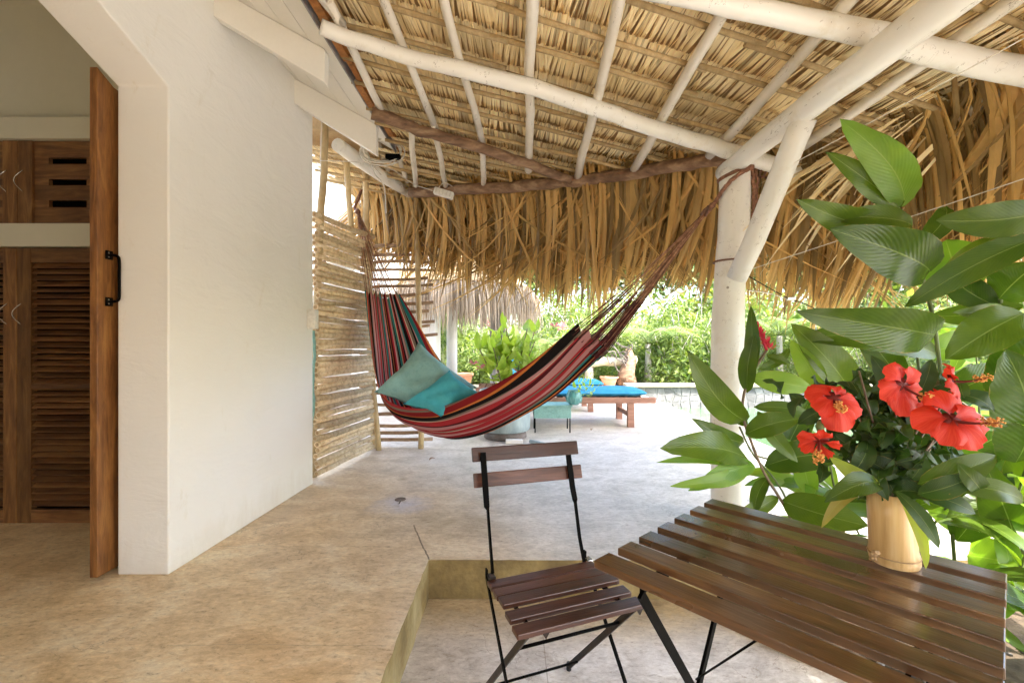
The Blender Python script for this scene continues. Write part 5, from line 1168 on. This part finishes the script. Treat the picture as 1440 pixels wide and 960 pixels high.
# trees behind
TR = [np_mesh('crown', *foliage(9000, blob(2.6,2.6,2.2,2.4), .11, .3, 18, 40+i), 'tree_leaf') for i in range(2)]
TL_ = ['behind the white building','behind the slim white column','behind the log rail','behind the white post','behind the ginger at the right','beyond the right side of the pool','deepest at the far right','farthest left']
for i, (x, y, s) in enumerate(((-7,20,1.4),(-2,21,1.6),(3.5,20,1.5),(9,21,1.6),(14,18,1.4),(17,11,1.3),(20,24,1.8),(-12,17,1.5))):
    t = thing('garden_tree', (x,y,0), 'tall leafy tree behind the shrubs, standing ' + TL_[i], 'tree', 'tall trees behind the garden shrubs')
    o = bpy.data.objects.new('crown', TR[i % 2]); COL.objects.link(o); o.parent = t; o.scale = (s,s,s); o.rotation_euler = (0,0,i*1.3)
    obj('trunk', MB().tube(wob([(x,y,0),(x+.1,y,2),(x,y+.1,4*s)],.1), [.25*s,.18*s,.1*s], 9, jit=.1), 'trunk', t, smooth=True)
    for k in range(5):
        a = k*1.26; obj('limb', MB().tube([(x,y,2.6*s),(x+.9*math.cos(a)*s,y+.9*math.sin(a)*s,3.5*s),(x+1.6*math.cos(a)*s,y+1.6*math.sin(a)*s,4.3*s)], [.09*s,.06*s,.03*s], 6), 'trunk', t, smooth=True)
tx, ty = 3.7, 2.9; t = thing('added_shade_tree', (tx,ty,0), 'unseen broad crowned tree added beside the pool to shade the deck', 'tree')  # tree out of view, added to hold the sun off the deck
obj('trunk', MB().tube(wob(spline([(tx,ty,-.1),(tx-.05,ty,1.2),(tx-.2,ty+.1,2.6),(tx-.6,ty+.2,3.9)],4),.01), [.17-.006*i for i in range(13)], 10, jit=.08), 'trunk', t, smooth=True)
for k in range(7):
    a = k*.9; obj('limb', MB().tube(spline([(tx-.35,ty+.12,3.2),(tx-.9+.6*math.cos(a),ty+.2+.6*math.sin(a),4.2),(tx-1.1+1.3*math.cos(a),ty+.3+1.3*math.sin(a),4.7)],4), [.07-.006*i for i in range(9)], 7), 'trunk', t, smooth=True)
o = bpy.data.objects.new('crown', np_mesh('crown', *foliage(42000, blob(2.05,1.8,.8,4.2), .10, 1.5, 12, 77), 'tree_leaf')); COL.objects.link(o); o.parent = t; o.location = (-1.1,.35,0)
# palm with bright arching fronds
def palm(px_, py_, h0, sc_, lb):
    pmx = thing('palm_plant', (px_,py_,0), lb, 'palm', 'young palms in the garden'); B0 = Vector((px_,py_,h0))
    obj('trunk', MB().tube([(px_,py_,0),(px_,py_,h0)], [.09,.06], 9, jit=.1), 'trunk', pmx, smooth=True)
    for k in range(13):
        a = k*.483+ru(-.2,.2); o_ = Vector((math.cos(a),math.sin(a),0)); L = ru(1.0,1.35)*sc_; P_ = [B0+o_*L*s+Vector((0,0,L*(1.05*s-1.0*s*s))) for s in [i/10 for i in range(11)]]
        fo = obj('frond', MB().tube(P_, [.012-.001*i for i in range(11)], 5), 'stem', pmx, smooth=True); mb = MB(); e_ = Vector((-o_.y,o_.x,0))
        for j in range(2,26):
            s = j/26; i = s*10; c = P_[int(i)].lerp(P_[min(10,int(i)+1)], i-int(i))
            for sg in (-1,1):
                d = (e_*sg+o_*.7+Vector((0,0,-.35))).normalized(); l_ = .36*sc_*math.sin(math.pi*min(.95,s*.8+.2)); wv = d.cross(Vector((0,0,1))).normalized()*.02*sc_
                mb.add([c, c+d*l_*.4+wv, c+d*l_, c+d*l_*.4-wv], [(0,1,2),(0,2,3)])
        obj('leaflets', mb, 'palm_leaf', fo, kind='stuff')
palm(.5,9.4,.7,1.0,'young palm with bright arching fronds behind the hammock')
palm(3.2,10.7,.9,1.15,'young palm rising behind the pool coping, left of the white post')
palm(6.4,10.9,1.1,1.3,'young palm behind the pool, right of the white post')
palm(-1.9,10.9,1.3,1.2,'young palm beyond the slim white column')
palm(9.6,9.6,.9,1.4,'young palm at the far right corner of the pool')
# broad pale leaves beside the palm
bn = thing('banana_plant', (-.15,8.9,0), 'broad leaved plant with upright pale paddles behind the drum planter', 'plant')
for u0, u1, v1, w_ in ((712,700,462,26),(716,722,455,24),(722,742,452,26),(726,756,470,22),(706,690,478,22),(735,770,482,20),(700,672,470,20)):
    pleaf(bn, (u0,540,8.9), (u1,v1,8.7), w_*1.1, 'palm_leaf', sag=.05)
for u, v in ((790,461),(684,456)):
    c = V(u,v,8.6); mb = MB()
    for k in range(16): d = Vector((ru(-1,1),ru(-1,1),ru(-.4,1))).normalized()*.09; mb.add([c, c+d+Vector((.03,0,0)), c+d*1.5, c+d-Vector((.03,0,0))], [(0,1,2,3)])
    obj('pink_flower', mb, 'pink_bract', bn)
